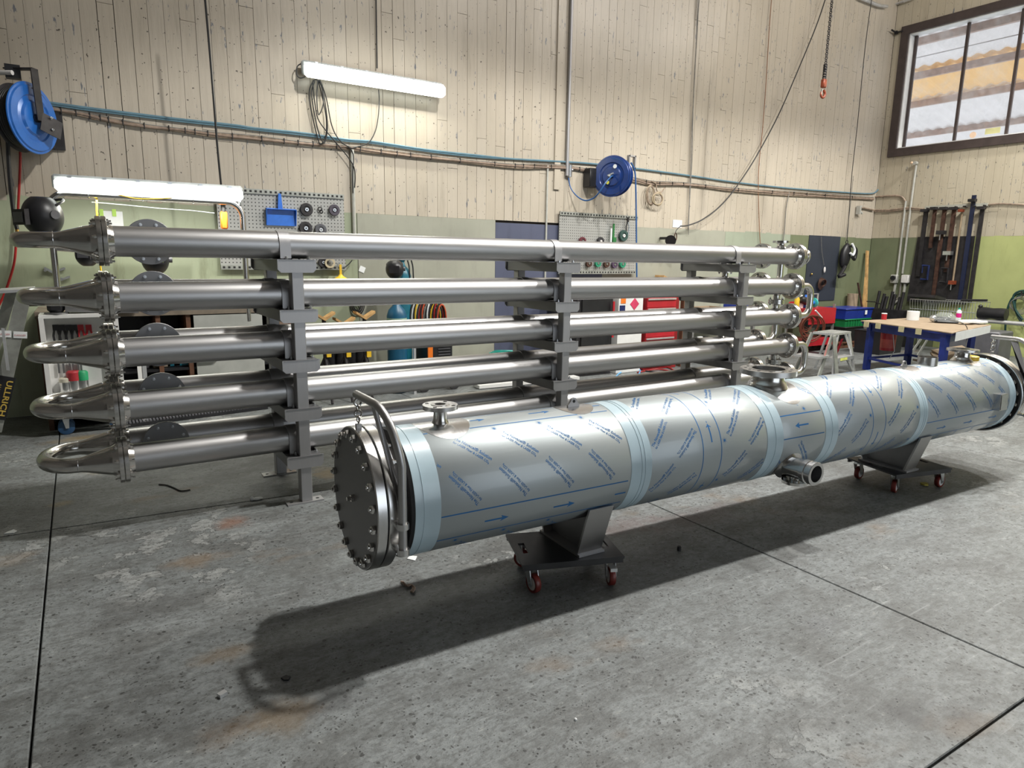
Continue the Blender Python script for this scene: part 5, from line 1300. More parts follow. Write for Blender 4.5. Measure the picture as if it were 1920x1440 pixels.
# orange and black welding machine on a cart
wm = at(812, 662, 1, 7.3); t = thing('welding_machine', 'orange and black welding machine on a low cart behind the third pipe', 'welder', (wm.x, 7.3, 0))
zw = at(812, 690, 1, 7.2).z
part('cart_tray', MB().box((wm.x, 7.35, zw-.02), (.50, .5, .03)), black_steel, t)
for s in (-1, 1): part('cart_wheel', MB().lathe((wm.x+s*.2, 7.12, .07), (wm.x+s*.2, 7.16, .07), [(0, .02), (0, .07), (.04, .07), (.04, .02)], 20), rubber_black, t)
for s in (-1, 1): part('cart_leg', MB().box((wm.x+s*.2, 7.35, (zw+.08)/2), (.03, .4, max(.05, zw-.10))), black_steel, t)
part('machine_body', MB().box((wm.x+.02, 7.35, zw+.18), (.34, .42, .34), ch=.02), black_plastic, t)
part('front_panel', MB().box((wm.x-.12, 7.13, zw+.18), (.06, .02, .32)), orange_p, t)
mb = MB()
for k in range(6): mb.box((wm.x+.07, 7.135, zw+.06+k*.035), (.16, .01, .008))
part('vent_slot', mb, grey_plastic, t, kind='stuff')
part('panel_dial', MB().cyl((wm.x+.05, 7.14, zw+.30), (wm.x+.05, 7.11, zw+.30), .02, 12), grey_plastic, t)
pp_ = at(777, 665, 1, 7.1); solo('steel_upright', MB().box((pp_.x, 7.1, .35), (.03, .03, .7)), alu, 'pale square upright standing left of the welding machine', 'post')
# small wall items of the middle
p = at(945, 662, 1, 7.4); t = thing('green_hose_tub', 'round tub with a teal hose coiled in it by the blue wall sheet', 'hose tub', (p.x, 7.4, 0)); z = p.z
part('tub', MB().lathe((p.x, 7.4, 0), (p.x, 7.4, 9), [(0, .17), (z-.03, .21), (z-.03, .195), (.02, .16)], 28), grey_plastic, t)
for k in range(4): part('hose_turn', MB().torus((p.x+.01*k, 7.4, z-.02+.014*k), (.1, .05*k, 1), .19-.012*k, .011, 28, 6), teal_p, t)
p = FL(870, 752); solo('dark_rag', MB().sph(p+Vector((0, .0, .02)), .26, 18, 8, (1.5, .5, .16)).sph(p+Vector((.15, .05, .03)), .12, 12, 6, (1.2, .8, .5)), black_plastic, 'crumpled black plastic sheet on the floor behind the fourth pipe', 'sheet')
# dark machine, white cabinet, red drawer cabinet
YK = 7.05
def xk(x): return at(x, 610, 1, YK).x
zk = at(1240, 552, 1, YK).z
dkx = (xk(1086), xk(1152)); t = thing('dark_cabinet', 'dark open steel cabinet between the middle and right support frames', 'cabinet', ((dkx[0]+dkx[1])/2, YK+.3, 0))
part('carcass', MB().box(((dkx[0]+dkx[1])/2, YK+.35, zk/2), (dkx[1]-dkx[0], .6, zk-.01)), black_steel, t); part('door_leaf', MB().box((dkx[0]+.32, YK+.04, zk/2), (.5, .015, zk-.1)), black_plastic, t)
e_ = at(1146, 572, 1, YK-.05); part('red_trim', MB().box((dkx[1]-.03, YK-.005, zk*.7), (.03, .012, .5)), red_paint, t)
wkx = (xk(1158), xk(1204)); t = thing('white_cabinet', 'white chemical cabinet with hazard stickers beside the red drawers', 'cabinet', ((wkx[0]+wkx[1])/2, YK+.3, 0))
part('carcass', MB().box(((wkx[0]+wkx[1])/2, YK+.3, zk/2), (wkx[1]-wkx[0]-.01, .6, zk-.01)), white_paint, t)
def deco(par, x, y, w_, h_, mt, name='hazard_sticker', rot=None):
    p = at(x, y, 1, YK-.003); return part(name, MB().box(p, (w_, .004, h_), rot=rot), mt, par)
deco(t, 1169, 563, .09, .09, orange_p); deco(t, 1167, 579, .10, .095, M('navy_label', (.01, .02, .10), .5)); deco(t, 1190, 570, .12, .12, M('pink_red_label', (.60, .05, .12), .5), rot=Matrix.Rotation(PI/4, 3, 'Y'))
rkx = (xk(1210), xk(1272)); t = thing('red_drawer_cabinet', 'red drawer cabinet with silver handles seen through the pipes', 'drawer cabinet', ((rkx[0]+rkx[1])/2, YK+.3, 0))
part('carcass', MB().box(((rkx[0]+rkx[1])/2, YK+.3, zk/2), (rkx[1]-rkx[0]-.005, .58, zk-.01)), M('dark_red_enamel', (.22, .01, .012), .4), t)
nd = 7
for k in range(nd):
    z0 = .06+(zk-.10)*k/nd; z1 = .06+(zk-.10)*(k+1)/nd-.008; xc = (rkx[0]+rkx[1])/2-.04
    d_ = part('drawer', MB().box((xc, YK, (z0+z1)/2), (rkx[1]-rkx[0]-.10, .02, z1-z0)), red_paint, t)
    part('drawer_handle', MB().box((xc, YK-.016, z1-.018), (rkx[1]-rkx[0]-.12, .02, .022)), alu, d_)
px_ = (xk(1284)+xk(1296))/2; solo('timber_post', MB().box((px_, 7.1, zk*.46), (.20, .07, zk*.92)), timber_dark, 'brown timber board standing right of the red drawers', 'board')
# second low bench right of the boards
bx2, bx3 = xk(1298), xk(1420)
t = thing('low_bench', 'low steel bench behind the right support frame with boxes on it', 'bench', ((bx2+bx3)/2, 7.4, 0)); zl = at(1340, 590, 1, 7.1).z
part('bench_top', MB().box(((bx2+bx3)/2, 7.4, zl-.02), (bx3-bx2, .7, .04)), door_m, t)
for x in (bx2+.05, bx3-.05):
    for y in (7.1, 7.7): part('leg', MB().box((x, y, (zl-.04)/2), (.05, .05, zl-.04)), steel_frame, t)
part('lower_shelf', MB().box(((bx2+bx3)/2, 7.4, .25), (bx3-bx2-.1, .6, .03)), steel_dark, t)
for k, (x, y, w_, h_, mt, lb) in enumerate(((1335, 578, .45, .10, cardboard, 'open cardboard box on the low bench'), (1395, 575, .42, .12, blue_bin, 'blue parts tub on the low bench behind the right frame'))):
    p = at(x, y, 1, 7.25); o = thing('parts_box', lb, 'box', (p.x, 7.35, zl)); m_ = MB(); w2 = w_/2
    part('base', MB().box((p.x, 7.35, zl+.008), (w_, .3, .012)), mt, o)
    for s in (-1, 1): part('side', MB().box((p.x+s*(w2-.006), 7.35, zl+h_/2+.004), (.012, .3, h_)), mt, o); part('end', MB().box((p.x, 7.35+s*.144, zl+h_/2+.004), (w_-.024, .012, h_)), mt, o)
for k, (x, mt) in enumerate(((1305, black_plastic), (1316, paper), (1326, black_plastic))):
    p = at(x, 640, 1, 7.2); o = thing('tin', ('black', 'pale', 'dark')[k]+' tin on the shelf of the low bench', 'tin', (p.x, 7.25, .265)); part('body', MB().lathe((p.x, 7.25, .267), (p.x, 7.25, 9), [(0, .05), (.14, .05), (.145, .045)], 18), mt, o)
bb = at(1262, 523, 1, 7.4); t = thing('timber_offcut', 'short timber offcuts on a wall bracket under the top pipe', 'offcut', BW(1262, 535, .1))
part('board', MB().box(BW(1245, 522, .12), (.22, .2, .03), rot=Matrix.Rotation(.35, 3, 'Y')), timber, t); part('board', MB().box(BW(1262, 528, .12), (.75, .2, .035)), timber_dark, t)
# wiring trailing on the floor under the rack
for k, (pix, mt) in enumerate((([(1040, 655), (1100, 672), (1160, 694), (1158, 704), (1150, 712)], blue_ox), ([(1190, 690), (1200, 696), (1196, 706), (1190, 715)], blue_ox), ([(1195, 700), (1230, 694), (1262, 697), (1250, 690), (1216, 688)], cable_red), ([(1210, 697), (1240, 700), (1258, 696)], cable_black))):
    pts = [FL(x, y)+Vector((0, 0, .012)) for x, y in pix]
    solo('floor_hose', MB().tube(smooth_path(pts, 6), .011, 6), mt, ('pale blue hose lying on the floor under the right half of the rack', 'short blue hose end on the floor by the right frame', 'red hose tangled on the floor before the red drawers', 'black cord tangled with the red hose on the floor')[k], 'hose')
p = FL(985, 712, .02); solo('floor_plank', MB().box(FL(990, 715, .03), (1.5, .18, .04), rz=-.05), white_paint, 'white painted plank lying on the floor behind the middle frame', 'plank')
p = at(985, 668, 1, 6.3); solo('leaning_channel', MB().box((p.x, 6.3, p.z), (.5, .18, .03), rz=.2), alu_old, 'flat steel offcut lying on the middle frame bearer', 'offcut') if False else None

# ================================================================== RIGHT SIDE
# blue work table
TA, TB, TC, TD = Vector((9.80, 5.60, 0)), Vector((9.22, 4.07, 0)), Vector((11.0, 4.36, 0)), Vector((11.42, 5.50, 0))
tzt = .75
tbl = thing('work_table', 'blue steel work table covered with taped cardboard behind the far end of the vessel', 'table', (TA+TC)/2)
def inset(p, k): c = (TA+TB+TC+TD)/4; return c+(p-c)*k
Lg = [Vector((9.93, 5.50, 0)), Vector((9.36, 4.20, 0)), Vector((10.55, 4.40, 0)), Vector((10.90, 5.40, 0))]
up_ = lambda p, z: Vector((p.x, p.y, z))
for a, b in ((0, 1), (1, 2), (2, 3), (3, 0)):
    mb = MB(); d = (Lg[b]-Lg[a]).normalized(); n_ = Vector((-d.y, d.x, 0))*.04
    mb.prism([up_(Lg[a]-n_*.5, .60), up_(Lg[b]-n_*.5, .60), up_(Lg[b]-n_*.5, tzt-.04), up_(Lg[a]-n_*.5, tzt-.04)], n_); part('apron', mb, blue_table, tbl)
    part('lower_rail', bar(MB(), up_(Lg[a], .17), up_(Lg[b], .17), .035, .03, (0, 0, 1)), blue_table, tbl)
for i, p in enumerate(Lg): part('leg', MB().box(up_(p, .36), (.075, .075, .70), rz=-.35), blue_table, tbl)
part('steel_top', MB().prism([up_(inset(p, .98), tzt-.04) for p in (TB, TC, TD, TA)], (0, 0, .025)), blue_table, tbl)
def sheet_on(pts, z, th, mt, nm, par): return part(nm, MB().prism([Vector((x, y, z)) for x, y in pts], (0, 0, th)), mt, par)
mb = MB(); rnd = random.Random(3); pts = []
cs_ = (TA, TB, TC, TD)
for i in range(4):
    for k in range(7):
        p = cs_[i].lerp(cs_[(i+1) % 4], k/7); p = inset(p, 1.0+rnd.uniform(-.012, .022)); pts.append(up_(p, tzt-.014))
part('cardboard_cover', mb.prism(pts, (0, 0, .012)), cardboard, tbl)
for f in (.10, .24, .50, .68):
    p = TA.lerp(TB, f); q_ = inset(p, 1.025); part('tape_tab', MB().box(up_(q_, tzt-.045), (.012, .09, .075), rz=-.36), M('cream_masking_tape', (.52, .47, .28), .6), tbl)
for a, b, nm in ((.08, .95, 'paper_skirt'),):
    p0_, p1_ = inset(TB.lerp(TC, a), 1.03), inset(TB.lerp(TC, b), 1.03)
    part(nm, MB().prism([up_(p0_, tzt-.12), up_(p1_, tzt-.11), up_(p1_, tzt-.005), up_(p0_, tzt-.005)], (0, .004, 0)), paper, tbl)
def TT(x, y): return at(x, y, 2, tzt)        # on the table top
p = TT(1657, 599); t = thing('red_tin', 'small red tin on the left half of the blue table', 'tin', p); part('tin_body', MB().lathe(p, p+VZ, [(0, .038), (.085, .038)], 24), red_paint, t); part('tin_lid', MB().lathe(p+VZ*.085, p+VZ, [(0, .040), (.012, .040)], 24), paper, t)
p = TT(1711, 600); solo('paper_towel_roll', MB().ring(p, p+VZ*.135, .085, .03, 32), paper, 'pale blue-white paper roll standing in the middle of the blue table', 'roll')
p = TT(1796, 602); t = thing('drink_bottle', 'clear bottle with magenta label and green cap on the blue table', 'bottle', p)
bt_m = M('clear_bottle_plastic', (.62, .72, .72), .15, 0, .03)
part('bottle_body', MB().lathe(p, p+VZ, [(0, .03), (.01, .036), (.05, .036), (.06, .034), (.13, .036), (.155, .030), (.175, .014)], 24), bt_m, t)
part('bottle_label', MB().lathe(p+VZ*.055, p+VZ, [(0, .0368), (.065, .0368)], 24, False, False), M('magenta_label', (.50, .01, .18), .4), t); part('bottle_cap', MB().cyl(p+VZ*.175, p+VZ*.198, .016, 16), M('green_cap', (.03, .40, .28), .4), t)
p = TT(1770, 605); fs_ = thing('face_shield', 'clear face shield lying visor-up on the blue table', 'face shield', p)
vis = M('clear_visor', (.45, .48, .50), .08, 0, .02, alpha=.30)
n = 14; vs = []; fs = []
for i in range(n+1):
    a = -1.2+2.4*i/n
    for k, (r, z) in enumerate(((.16, .02), (.15, .06), (.12, .11), (.06, .155))): vs.append(p+Vector((math.cos(a+.4)*r*-1.*1., -math.sin(a+.4)*r*1.2, z)))
for i in range(n):
    for k in range(3): fs.append((i*4+k, i*4+4+k, i*4+5+k, i*4+1+k))
part('visor', MB().add(vs, fs), vis, fs_)
part('shield_brim', MB().box(p+Vector((.0, -.02, .022)), (.30, .20, .035), rz=-.9, ch=.012), black_plastic, fs_)
part('ratchet_knob', MB().sph(p+Vector((-.12, .10, .06)), .05, 14, 8, (1, 1, 1)), zinc, fs_)
part('head_strap', MB().torus(p+Vector((.0, .04, .06)), (.2, .1, 1), .11, .010, 20, 6), black_plastic, fs_)
for k, (x, y, w_, r_) in enumerate(((1822, 604, .30, .2), (1834, 607, .26, -.3), (1812, 608, .22, .9))):
    p = TT(x, y); solo('crumpled_paper', MB().prism([p+Vector((math.cos(r_+a)*w_*q_, math.sin(r_+a)*w_*.7*q_, .004+.012*k)) for a, q_ in ((0, .7), (1.2, .6), (1.9, .75), (3.2, .6), (4.1, .7), (5.2, .62))], (0, 0, .022)), paper, ('upper white paper stack on the right of the blue table', 'right white paper sheet by the table corner', 'front white paper sheet on the blue table')[k], 'paper')
cord([(1780, 600), (1800, 604), (1812, 612), (1815, 630), (1811, 650), (1813, 664)], .006, cable_grey, 'grey lead drooping off the front of the blue table', 'tool_lead', y=4.19)
# red can hung on the table leg
p = Lg[0]+Vector((.30, -.12, 0)); t = thing('red_bucket', 'red drum-like bucket hanging under the left end of the blue table', 'bucket', up_(p, .28))
part('bucket_body', MB().lathe(up_(p, .30), up_(p, 9), [(0, .10), (.26, .11), (.26, .10), (.02, .09)], 24), red_paint, t); part('bucket_label', MB().lathe(up_(p, .34), up_(p, 9), [(0, .1025), (.16, .1075)], 24, False, False), M('worn_red_label', (.55, .10, .08), .5), t)
part('bail_wire', MB().tube([up_(p, .56)+Vector((-.1, 0, 0)), up_(p, .70), up_(p, .56)+Vector((.1, 0, 0))], .004, 6), zinc, t)
part('bail_cord', MB().tube([up_(p, .56)+Vector((-.06, -.09, 0)), up_(p, .30)+Vector((-.02, -.12, 0)), up_(p, .18)+Vector((0, -.05, 0))], .005, 6), paper, t)
# storage boxes under / behind the table
def crate(x0, x1, y, d, z0, h, mt, lab, lid=None, nm='storage_box'):
    t = thing(nm, lab, 'box', ((x0+x1)/2, y+d/2, z0)); e = .02
    vs = [(x0+e, y+e, z0), (x1-e, y+e, z0), (x1-e, y+d-e, z0), (x0+e, y+d-e, z0), (x0, y, z0+h), (x1, y, z0+h), (x1, y+d, z0+h), (x0, y+d, z0+h)]
    part('tub', MB().add(vs, [(3, 2, 1, 0), (4, 5, 6, 7), (0, 1, 5, 4), (1, 2, 6, 5), (2, 3, 7, 6), (3, 0, 4, 7)]), mt, t)
    part('rim', MB().box(((x0+x1)/2, y+d/2, z0+h-.012), (x1-x0+.03, d+.03, .022), ch=.006), lid or mt, t)
    return t
p = FL(1668, 655); bk = crate(11.75, 12.5, 6.3, .5, .0, .42, black_plastic, 'large black storage box on the floor behind the blue table')
part('box_label', MB().box((12.05, 6.297, .27), (.16, .004, .13)), paper, bk)
crate(11.9, 12.4, 6.35, .4, .42, .12, M('smoky_plastic', (.20, .20, .18), .4), 'smoky low tray lying on the large black storage box')
ck = thing('cardboard_pile', 'crumpled brown cardboard heaped on the floor under the blue table', 'cardboard', (11.1, 5.0, 0))
for k in range(4): part('cardboard_sheet', MB().box((11.0+.10*k, 5.0-.04*k, .09+.05*k), (.60, .45, .03), rot=Matrix.Rotation(.18-.14*k, 3, 'Y') @ Matrix.Rotation(.3*k, 3, 'Z')), cardboard, ck)
for k, (a, b) in enumerate((((1706, 645), (1740, 616)), ((1722, 648), (1747, 622)))):
    pa, pb = at(*a, 1, 5.9), at(*b, 1, 5.9); pa.z = .01; solo('angle_strut', bar(MB(), pa, pb, .05, .01, (0, -1, 0)), alu_old, ('lower diagonal steel strut seen under the blue table', 'upper diagonal steel strut seen under the blue table')[k], 'strut')
dk = thing('dark_machine', 'dark grey machine cabinet standing behind the right legs of the blue table', 'machine', (12.9, 5.0, 0)); part('machine_body', MB().box((12.75, 5.2, .27), (.5, .8, .5), ch=.02), grey_plastic, dk); part('machine_foot', MB().box((12.75, 5.2, .01), (.45, .75, .02)), black_plastic, dk)
# bins and trolley in the corner
pal = thing('timber_pallet', 'low timber pallet under the plastic bins in the corner', 'pallet', (12.4, 7.45, 0))
for k in range(3): part('bearer', MB().box((12.3, 7.2+.27*k, .05), (1.35, .07, .09)), timber_dark, pal)
for k in range(7): part('deck_board', MB().box((11.72+.195*k, 7.47, .105), (.15, .66, .018)), timber_dark, pal)
crate(12.12, 12.95, 7.2, .5, .115, .28, black_plastic, 'black plastic bin at the bottom of the corner stack')
crate(12.10, 12.95, 7.2, .5, .395, .15, green_bin, 'green plastic bin in the middle of the corner stack')
bbn = crate(12.05, 12.97, 7.18, .54, .545, .20, blue_bin, 'blue plastic bin on top of the corner stack')
part('bin_label', MB().box((12.72, 7.172, .66), (.07, .004, .08)), paper, bbn)
mb = MB()
for k in range(9): mb.box((12.2+.085*k, 7.198, .46), (.012, .012, .11))
part('bin_rib', mb, green_bin, [o for o in bpy.data.objects if o.name.startswith('storage_box') and 'green' in o.get('label', '')][0], kind='stuff')
# red trolley
trl = thing('red_trolley', 'red service trolley with a deep tray standing behind the right end of the rack', 'trolley', (11.45, 7.3, 0))
def xt(x, y): return at(x, y, 1, 7.15)
x0_, x1_ = xt(1510, 600).x, xt(1563, 600).x; za_, zb_ = xt(1540, 607).z, xt(1540, 578).z
part('top_tray', MB().box(((x0_+x1_)/2, 7.34, (za_+zb_)/2), (x1_-x0_, .44, zb_-za_)), red_paint, trl)
mb = MB(); mb.prism([(x0_, 7.55, zb_), (x1_, 7.55, zb_), (x1_, 7.55, zb_+.12), (x0_+.1, 7.55, zb_+.10)], (0, .02, 0)); part('back_splash', mb, red_paint, trl)
part('lower_tray', MB().box(((x0_+x1_)/2, 7.34, .17), (x1_-x0_, .42, .12)), red_paint, trl)
for x in (x0_+.02, x1_-.02):
    for y in (7.15, 7.53):
        part('post', MB().box((x, y, .45), (.035, .035, .80)), steel_frame, trl); part('castor_wheel', MB().lathe((x-.015, y, .045), (x+1, y, .045), [(0, .01), (0, .045), (.03, .045), (.03, .01)], 20), rubber_black, trl)
hz = xt(1560, 553).z; part('push_handle', MB().tube([(x0_+.5, 7.5, zb_), (x0_+.5, 7.5, hz), (x1_-.02, 7.5, hz+.0), (x1_-.02, 7.5, za_)], .016, 10), alu, trl)
part('tray_box', MB().box(((x0_+x1_)/2, 7.3, .55), (x1_-x0_-.2, .34, .22)), black_plastic, trl)
gq = xt(1535, 570); t = thing('teal_grinder', 'teal and black grinder with a pale disc standing on the red trolley', 'grinder', (gq.x, 7.3, zb_)); z0 = zb_
part('tool_body', MB().lathe((gq.x-.05, 7.3, z0+.09), (gq.x-.3, 7.3, z0+.16), [(0, .05), (.12, .07), (.24, .065), (.28, .04)], 16), black_plastic, t)
part('tool_disc', MB().lathe((gq.x+.06, 7.3, z0+.09), (gq.x+1, 7.1, z0+.2), [(0, .02), (.02, .085), (.04, .085), (.045, .02)], 24), M('teal_disc', (.05, .45, .38), .4), t)
part('tool_collar', MB().cyl((gq.x-.02, 7.3, z0+.09), (gq.x+.06, 7.3, z0+.09), .04, 16), blue_pan, t)
rr = thing('red_hose_reel', 'tangled rust red hose and frame at the left of the red trolley', 'hose', (xt(1505, 620).x, 7.2, 0))
for k in range(9):
    c = xt(1494+(k % 3)*4, 612); part('hose_turn', MB().torus((c.x, 6.86+.02*k, .47+.012*k), (.3+.1*(k % 3), 1, .2*(k % 2)), .23-.016*k, .011, 28, 6), orange_hose, rr)
part('stand', MB().box((c.x, 7.06, .30), (.05, .05, .6)), black_steel, rr); part('stand_foot', MB().box((c.x, 6.95, .02), (.4, .3, .035)), black_steel, rr)
q_ = xt(1540, 588); solo('loose_rod', MB().tube([at(1529, 582, 1, 7.0), at(1541, 596, 1, 7.05)], .014, 8), paper, 'short pale rod poking out in front of the red trolley tray', 'rod')
for k, (x, y, mt, nm) in enumerate(((1514, 560, yellow_p, 'yellow'), (1521, 565, hub_white, 'white'), (1529, 566, blue_pan, 'blue'))):
    p = xt(x, y); t = thing('spray_bottle', nm+' bottle standing on the trolley behind the upper return bend', 'bottle', (p.x, 7.35, zb_)); part('bottle_body', MB().lathe((p.x, 7.35, zb_), (p.x, 7.35, 9), [(0, .04), (.01, .045), (.16, .045), (.21, .02), (.24, .018)], 18), mt, t); part('bottle_cap', MB().cyl((p.x, 7.35, zb_+.24), (p.x, 7.35, zb_+.27), .022, 12), black_plastic, t)
# step ladder
sl = thing('step_platform', 'small aluminium two-step platform ladder standing in front of the bins', 'step ladder', (9.2, 5.55, 0))
z2 = .62; S0, S1, S2, S3 = Vector((8.83, 5.72, z2)), Vector((9.40, 5.82, z2)), Vector((9.58, 5.50, z2)), Vector((8.86, 5.40, z2))
E1 = (S2-S3).normalized(); E2 = Vector((-E1.y, E1.x, 0)); O3 = Vector((8.80, 5.38, 0)); WD = .55; DP = .30
def sp(a, b, z): return O3+E1*a+E2*b+VZ*z
part('platform', MB().prism([sp(0, 0, z2-.03), sp(WD, 0, z2-.03), sp(WD, DP, z2-.03), sp(0, DP, z2-.03)], (0, 0, .03)), alu, sl)
mb = MB()
for k in range(9): mb.prism([sp(.02, .02+k*.032, z2), sp(WD-.02, .02+k*.032, z2), sp(WD-.02, .03+k*.032, z2), sp(.02, .03+k*.032, z2)], (0, 0, .003))
part('tread_rib', mb, alu_old, sl, kind='stuff')
def strut(a, b, w_=.045, th=.025, nm='stile', mt=alu, nn=None): return part(nm, bar(MB(), a, b, w_, th, nn or E2), mt, sl)
# side with narrow face to the camera (front right pair) and left pair with wide steps
strut(sp(.06, 0, z2-.02), sp(.00, -.06, 0)); strut(sp(WD-.04, 0, z2-.02), sp(WD+.14, -.06, 0))
strut(sp(.02, DP, z2-.02), sp(-.02, DP+.22, 0)); strut(sp(WD-.04, DP, z2-.02), sp(WD+.14, DP+.22, 0))
strut(sp(.16, 0, z2-.03), sp(.055, -.02, z2*.62), .03, .02, 'brace'); strut(sp(WD-.16, 0, z2-.03), sp(WD, -.02, z2*.60), .03, .02, 'brace')
st = part('step_tread', MB().prism([sp(.02, -.045, .215), sp(WD+.085, -.045, .215), sp(WD+.085, .10, .215), sp(.02, .10, .215)], (0, 0, .055)), alu, sl)
part('tread_label', MB().prism([sp(.18, -.047, .225), sp(.40, -.047, .225), sp(.40, -.047, .262), sp(.18, -.047, .262)], -E2*.002), M('yellow_green_label', (.62, .65, .15), .5), st)
strut(sp(.17, -.03, .215), sp(.03, -.055, .02), .03, .02, 'brace'); strut(sp(WD-.08, -.03, .215), sp(WD+.10, -.055, .02), .03, .02, 'brace')
# left face carrying the two climbing steps
for b in (0, DP): part('side_stile', bar(MB(), sp(-.03 if b == 0 else .0, b, z2-.02), sp(-.34, b+(.0 if b == 0 else .06), 0), .07, .02, E2), alu_old, sl)
part('side_stile', bar(MB(), sp(.00, -.01, z2-.03), sp(.04, -.09, 0), .10, .012, E2), alu_old, sl)
part('side_tread', MB().prism([sp(-.42, -.02, .30), sp(-.12, -.02, .30), sp(-.12, DP+.03, .30), sp(-.42, DP+.03, .30)], (0, 0, .03)), alu, sl)
q_ = sp(WD+.055, DP+.08, .38); part('safety_label', MB().prism([sp(WD-.02, .12, .50), sp(WD+.05, .12, .50), sp(WD+.10, .20, .27), sp(WD+.02, .20, .27)], E2*.004), red_paint, sl)
q_ = sp(-.15, -.012, .45); part('safety_label', MB().prism([sp(-.21, -.004, .46), sp(-.15, -.004, .50), sp(-.22, -.004, .30), sp(-.27, -.004, .30)], -E2*.004), M('faded_red_label', (.45, .20, .18), .5), sl)
# lengths of timber leaning in the corner and a cardboard tube
def lean(p0, p1, w_, mt, lab, nm='timber_length', y0=7.6, y1=7.85):
    a = at(*p0, 1, y0); a.z = max(a.z, 0.0); b = at(*p1, 1, y1); solo(nm, bar(MB(), a, b, w_, .03, (0, -1, 0)), mt, lab, 'timber')
lean((1617, 660), (1625, 470), .075, timber, 'tallest pale timber length leaning in the corner'); lean((1610, 660), (1622, 520), .05, timber, 'second timber length leaning in the corner, shorter than the tallest', y0=7.5, y1=7.78)
lean((1612, 660), (1619, 552), .07, yellow_p, 'yellow painted board leaning in the corner', 'yellow_board', 7.5, 7.8); lean((1626, 655), (1607, 530), .022, rust, 'thin dark rod leaning in the corner', 'steel_rod', 7.3, 7.6)
pc = at(1610, 600, 1, 7.62); solo('cardboard_tube', MB().cyl((pc.x, 7.72, .76), (pc.x, 7.74, at(1610, 577, 1, 7.62).z), .11, 24), cardboard, 'short brown cardboard roll behind the blue bin in the corner', 'roll') if False else solo('cardboard_tube', MB().cyl((13.2, 7.74, .0), (13.2, 7.76, .98), .10, 24), cardboard, 'brown cardboard roll standing behind the bin stack in the corner', 'roll')
# hanging harness
hp_ = at(1585, 480, 1, 7.79); t = thing('safety_harness', 'black safety harness with a white stripe hanging near the corner', 'harness', hp_-VZ*.35)
part('hook', MB().torus(hp_+VZ*.27, (0, 1, 0), .035, .008, 14, 6), black_steel, t)
part('harness_pad', MB().sph(hp_, .15, 18, 12, (.9, .55, 1.7), Matrix.Rotation(.15, 3, 'Y')), black_plastic, t)
part('white_strap', MB().tube(smooth_path([hp_+Vector((.02, -.10, .24)), hp_+Vector((.10, -.12, .12)), hp_+Vector((.06, -.12, .02)), hp_+Vector((-.02, -.11, .06))], 5), .022, 8), paper, t, 'white strap')
part('loop_strap', MB().tube(smooth_path([hp_+Vector((.05, -.08, .20)), hp_+Vector((.22, -.08, .12)), hp_+Vector((.20, -.08, -.06)), hp_+Vector((.08, -.1, -.02))], 5), .03, 8), black_plastic, t)
part('lower_strap', MB().tube(smooth_path([hp_+Vector((-.05, -.05, -.2)), hp_+Vector((-.15, -.05, -.32)), hp_+Vector((-.22, -.05, -.40)), hp_+Vector((-.08, -.08, -.36))], 5), .035, 8), black_plastic, t)
# on the dark wall sheet
wc = thing('wire_coil', 'rusty wire coil hanging on the dark wall sheet near the corner', 'wire coil', at(1539, 532, 1, YB-.1)); c = at(1539, 532, 1, YB-.05)
for k in range(5): part('wire_turn', MB().torus(c+Vector((.006*k, -.01*k, .004*k)), (.1*(k-2), 1, .06*k), .115-.012*k, .008, 28, 6), rust, wc)
c = at(1546, 506, 1, YB-.05); solo('white_sprayer', MB().sph(c, .035, 14, 8, (.7, .6, 1.7)), hub_white, 'small white bulb hanging on a cord against the dark sheet', 'bulb'); cord([(1540, 444), (1541, 470), (1545, 497)], .004, cable_grey, 'thin cord with a white bulb on the dark sheet', off=.05)
c = at(1522, 514, 1, YB-.04); solo('brass_knob', MB().sph(c, .02, 12, 8), brass, 'tiny brass knob at the left edge of the dark wall sheet', 'knob')
# ---- right wall: conduits, switches
def rwt(name, pix, r, mt, lab, cat='conduit', off=.03, sm=1):
    pts = [RW(x, y, off) for x, y in pix]; return solo(name, MB().tube(smooth_path(pts, 5) if sm > 1 else pts, r, 8), mt, lab, cat)
rwt('wall_conduit', [(1698.5, 377), (1682, 516)], .020, conduit_m, 'left cream conduit dropping down the right wall'); rwt('wall_conduit', [(1718, 310), (1711, 360), (1692, 513)], .020, conduit_m, 'right cream conduit dropping from the small wall light')
rwt('conduit_tail', [(1679, 532), (1676, 550), (1673, 558)], .026, conduit_m, 'stub of conduit under the black switch'); rwt('conduit_tail', [(1697, 532), (1694, 553), (1690, 560), (1680, 566), (1672, 572)], .026, conduit_m, 'curved conduit under the white junction box', sm=5)
rwt('conduit_tail', [(1690, 520), (1686, 555), (1677, 562)], .018, cable_grey, 'grey flexible conduit between the two switches', sm=5)
c = RW(1698, 523, .05); solo('junction_box', MB().box(c, (.09, .14, .16), ch=.01), hub_white, 'white junction box on the right wall', 'switch box')
c = RW(1677, 523, .05); t = thing('isolator_switch', 'grey isolator with a black rotary knob on the right wall', 'switch', c-VZ*.09); part('switch_box', MB().box(c, (.08, .13, .17), ch=.01), conduit_m, t); part('rotary_knob', MB().cyl(c+Vector((-.04, 0, .02)), c+Vector((-.08, 0, .02)), .045, 20), black_plastic, t)
c = RW(1717, 306, .05); t = thing('small_wall_light', 'small round wall light at the top of the right conduit below the window', 'light', c-VZ*.04); part('light_body', MB().cyl(c+Vector((.03, 0, 0)), c+Vector((-.05, 0, 0)), .035, 16), conduit_m, t); part('light_lens', MB().sph(c+Vector((-.05, .05, .01)), .022, 12, 8), M('peach_lens', (.85, .60, .40), .4), t)
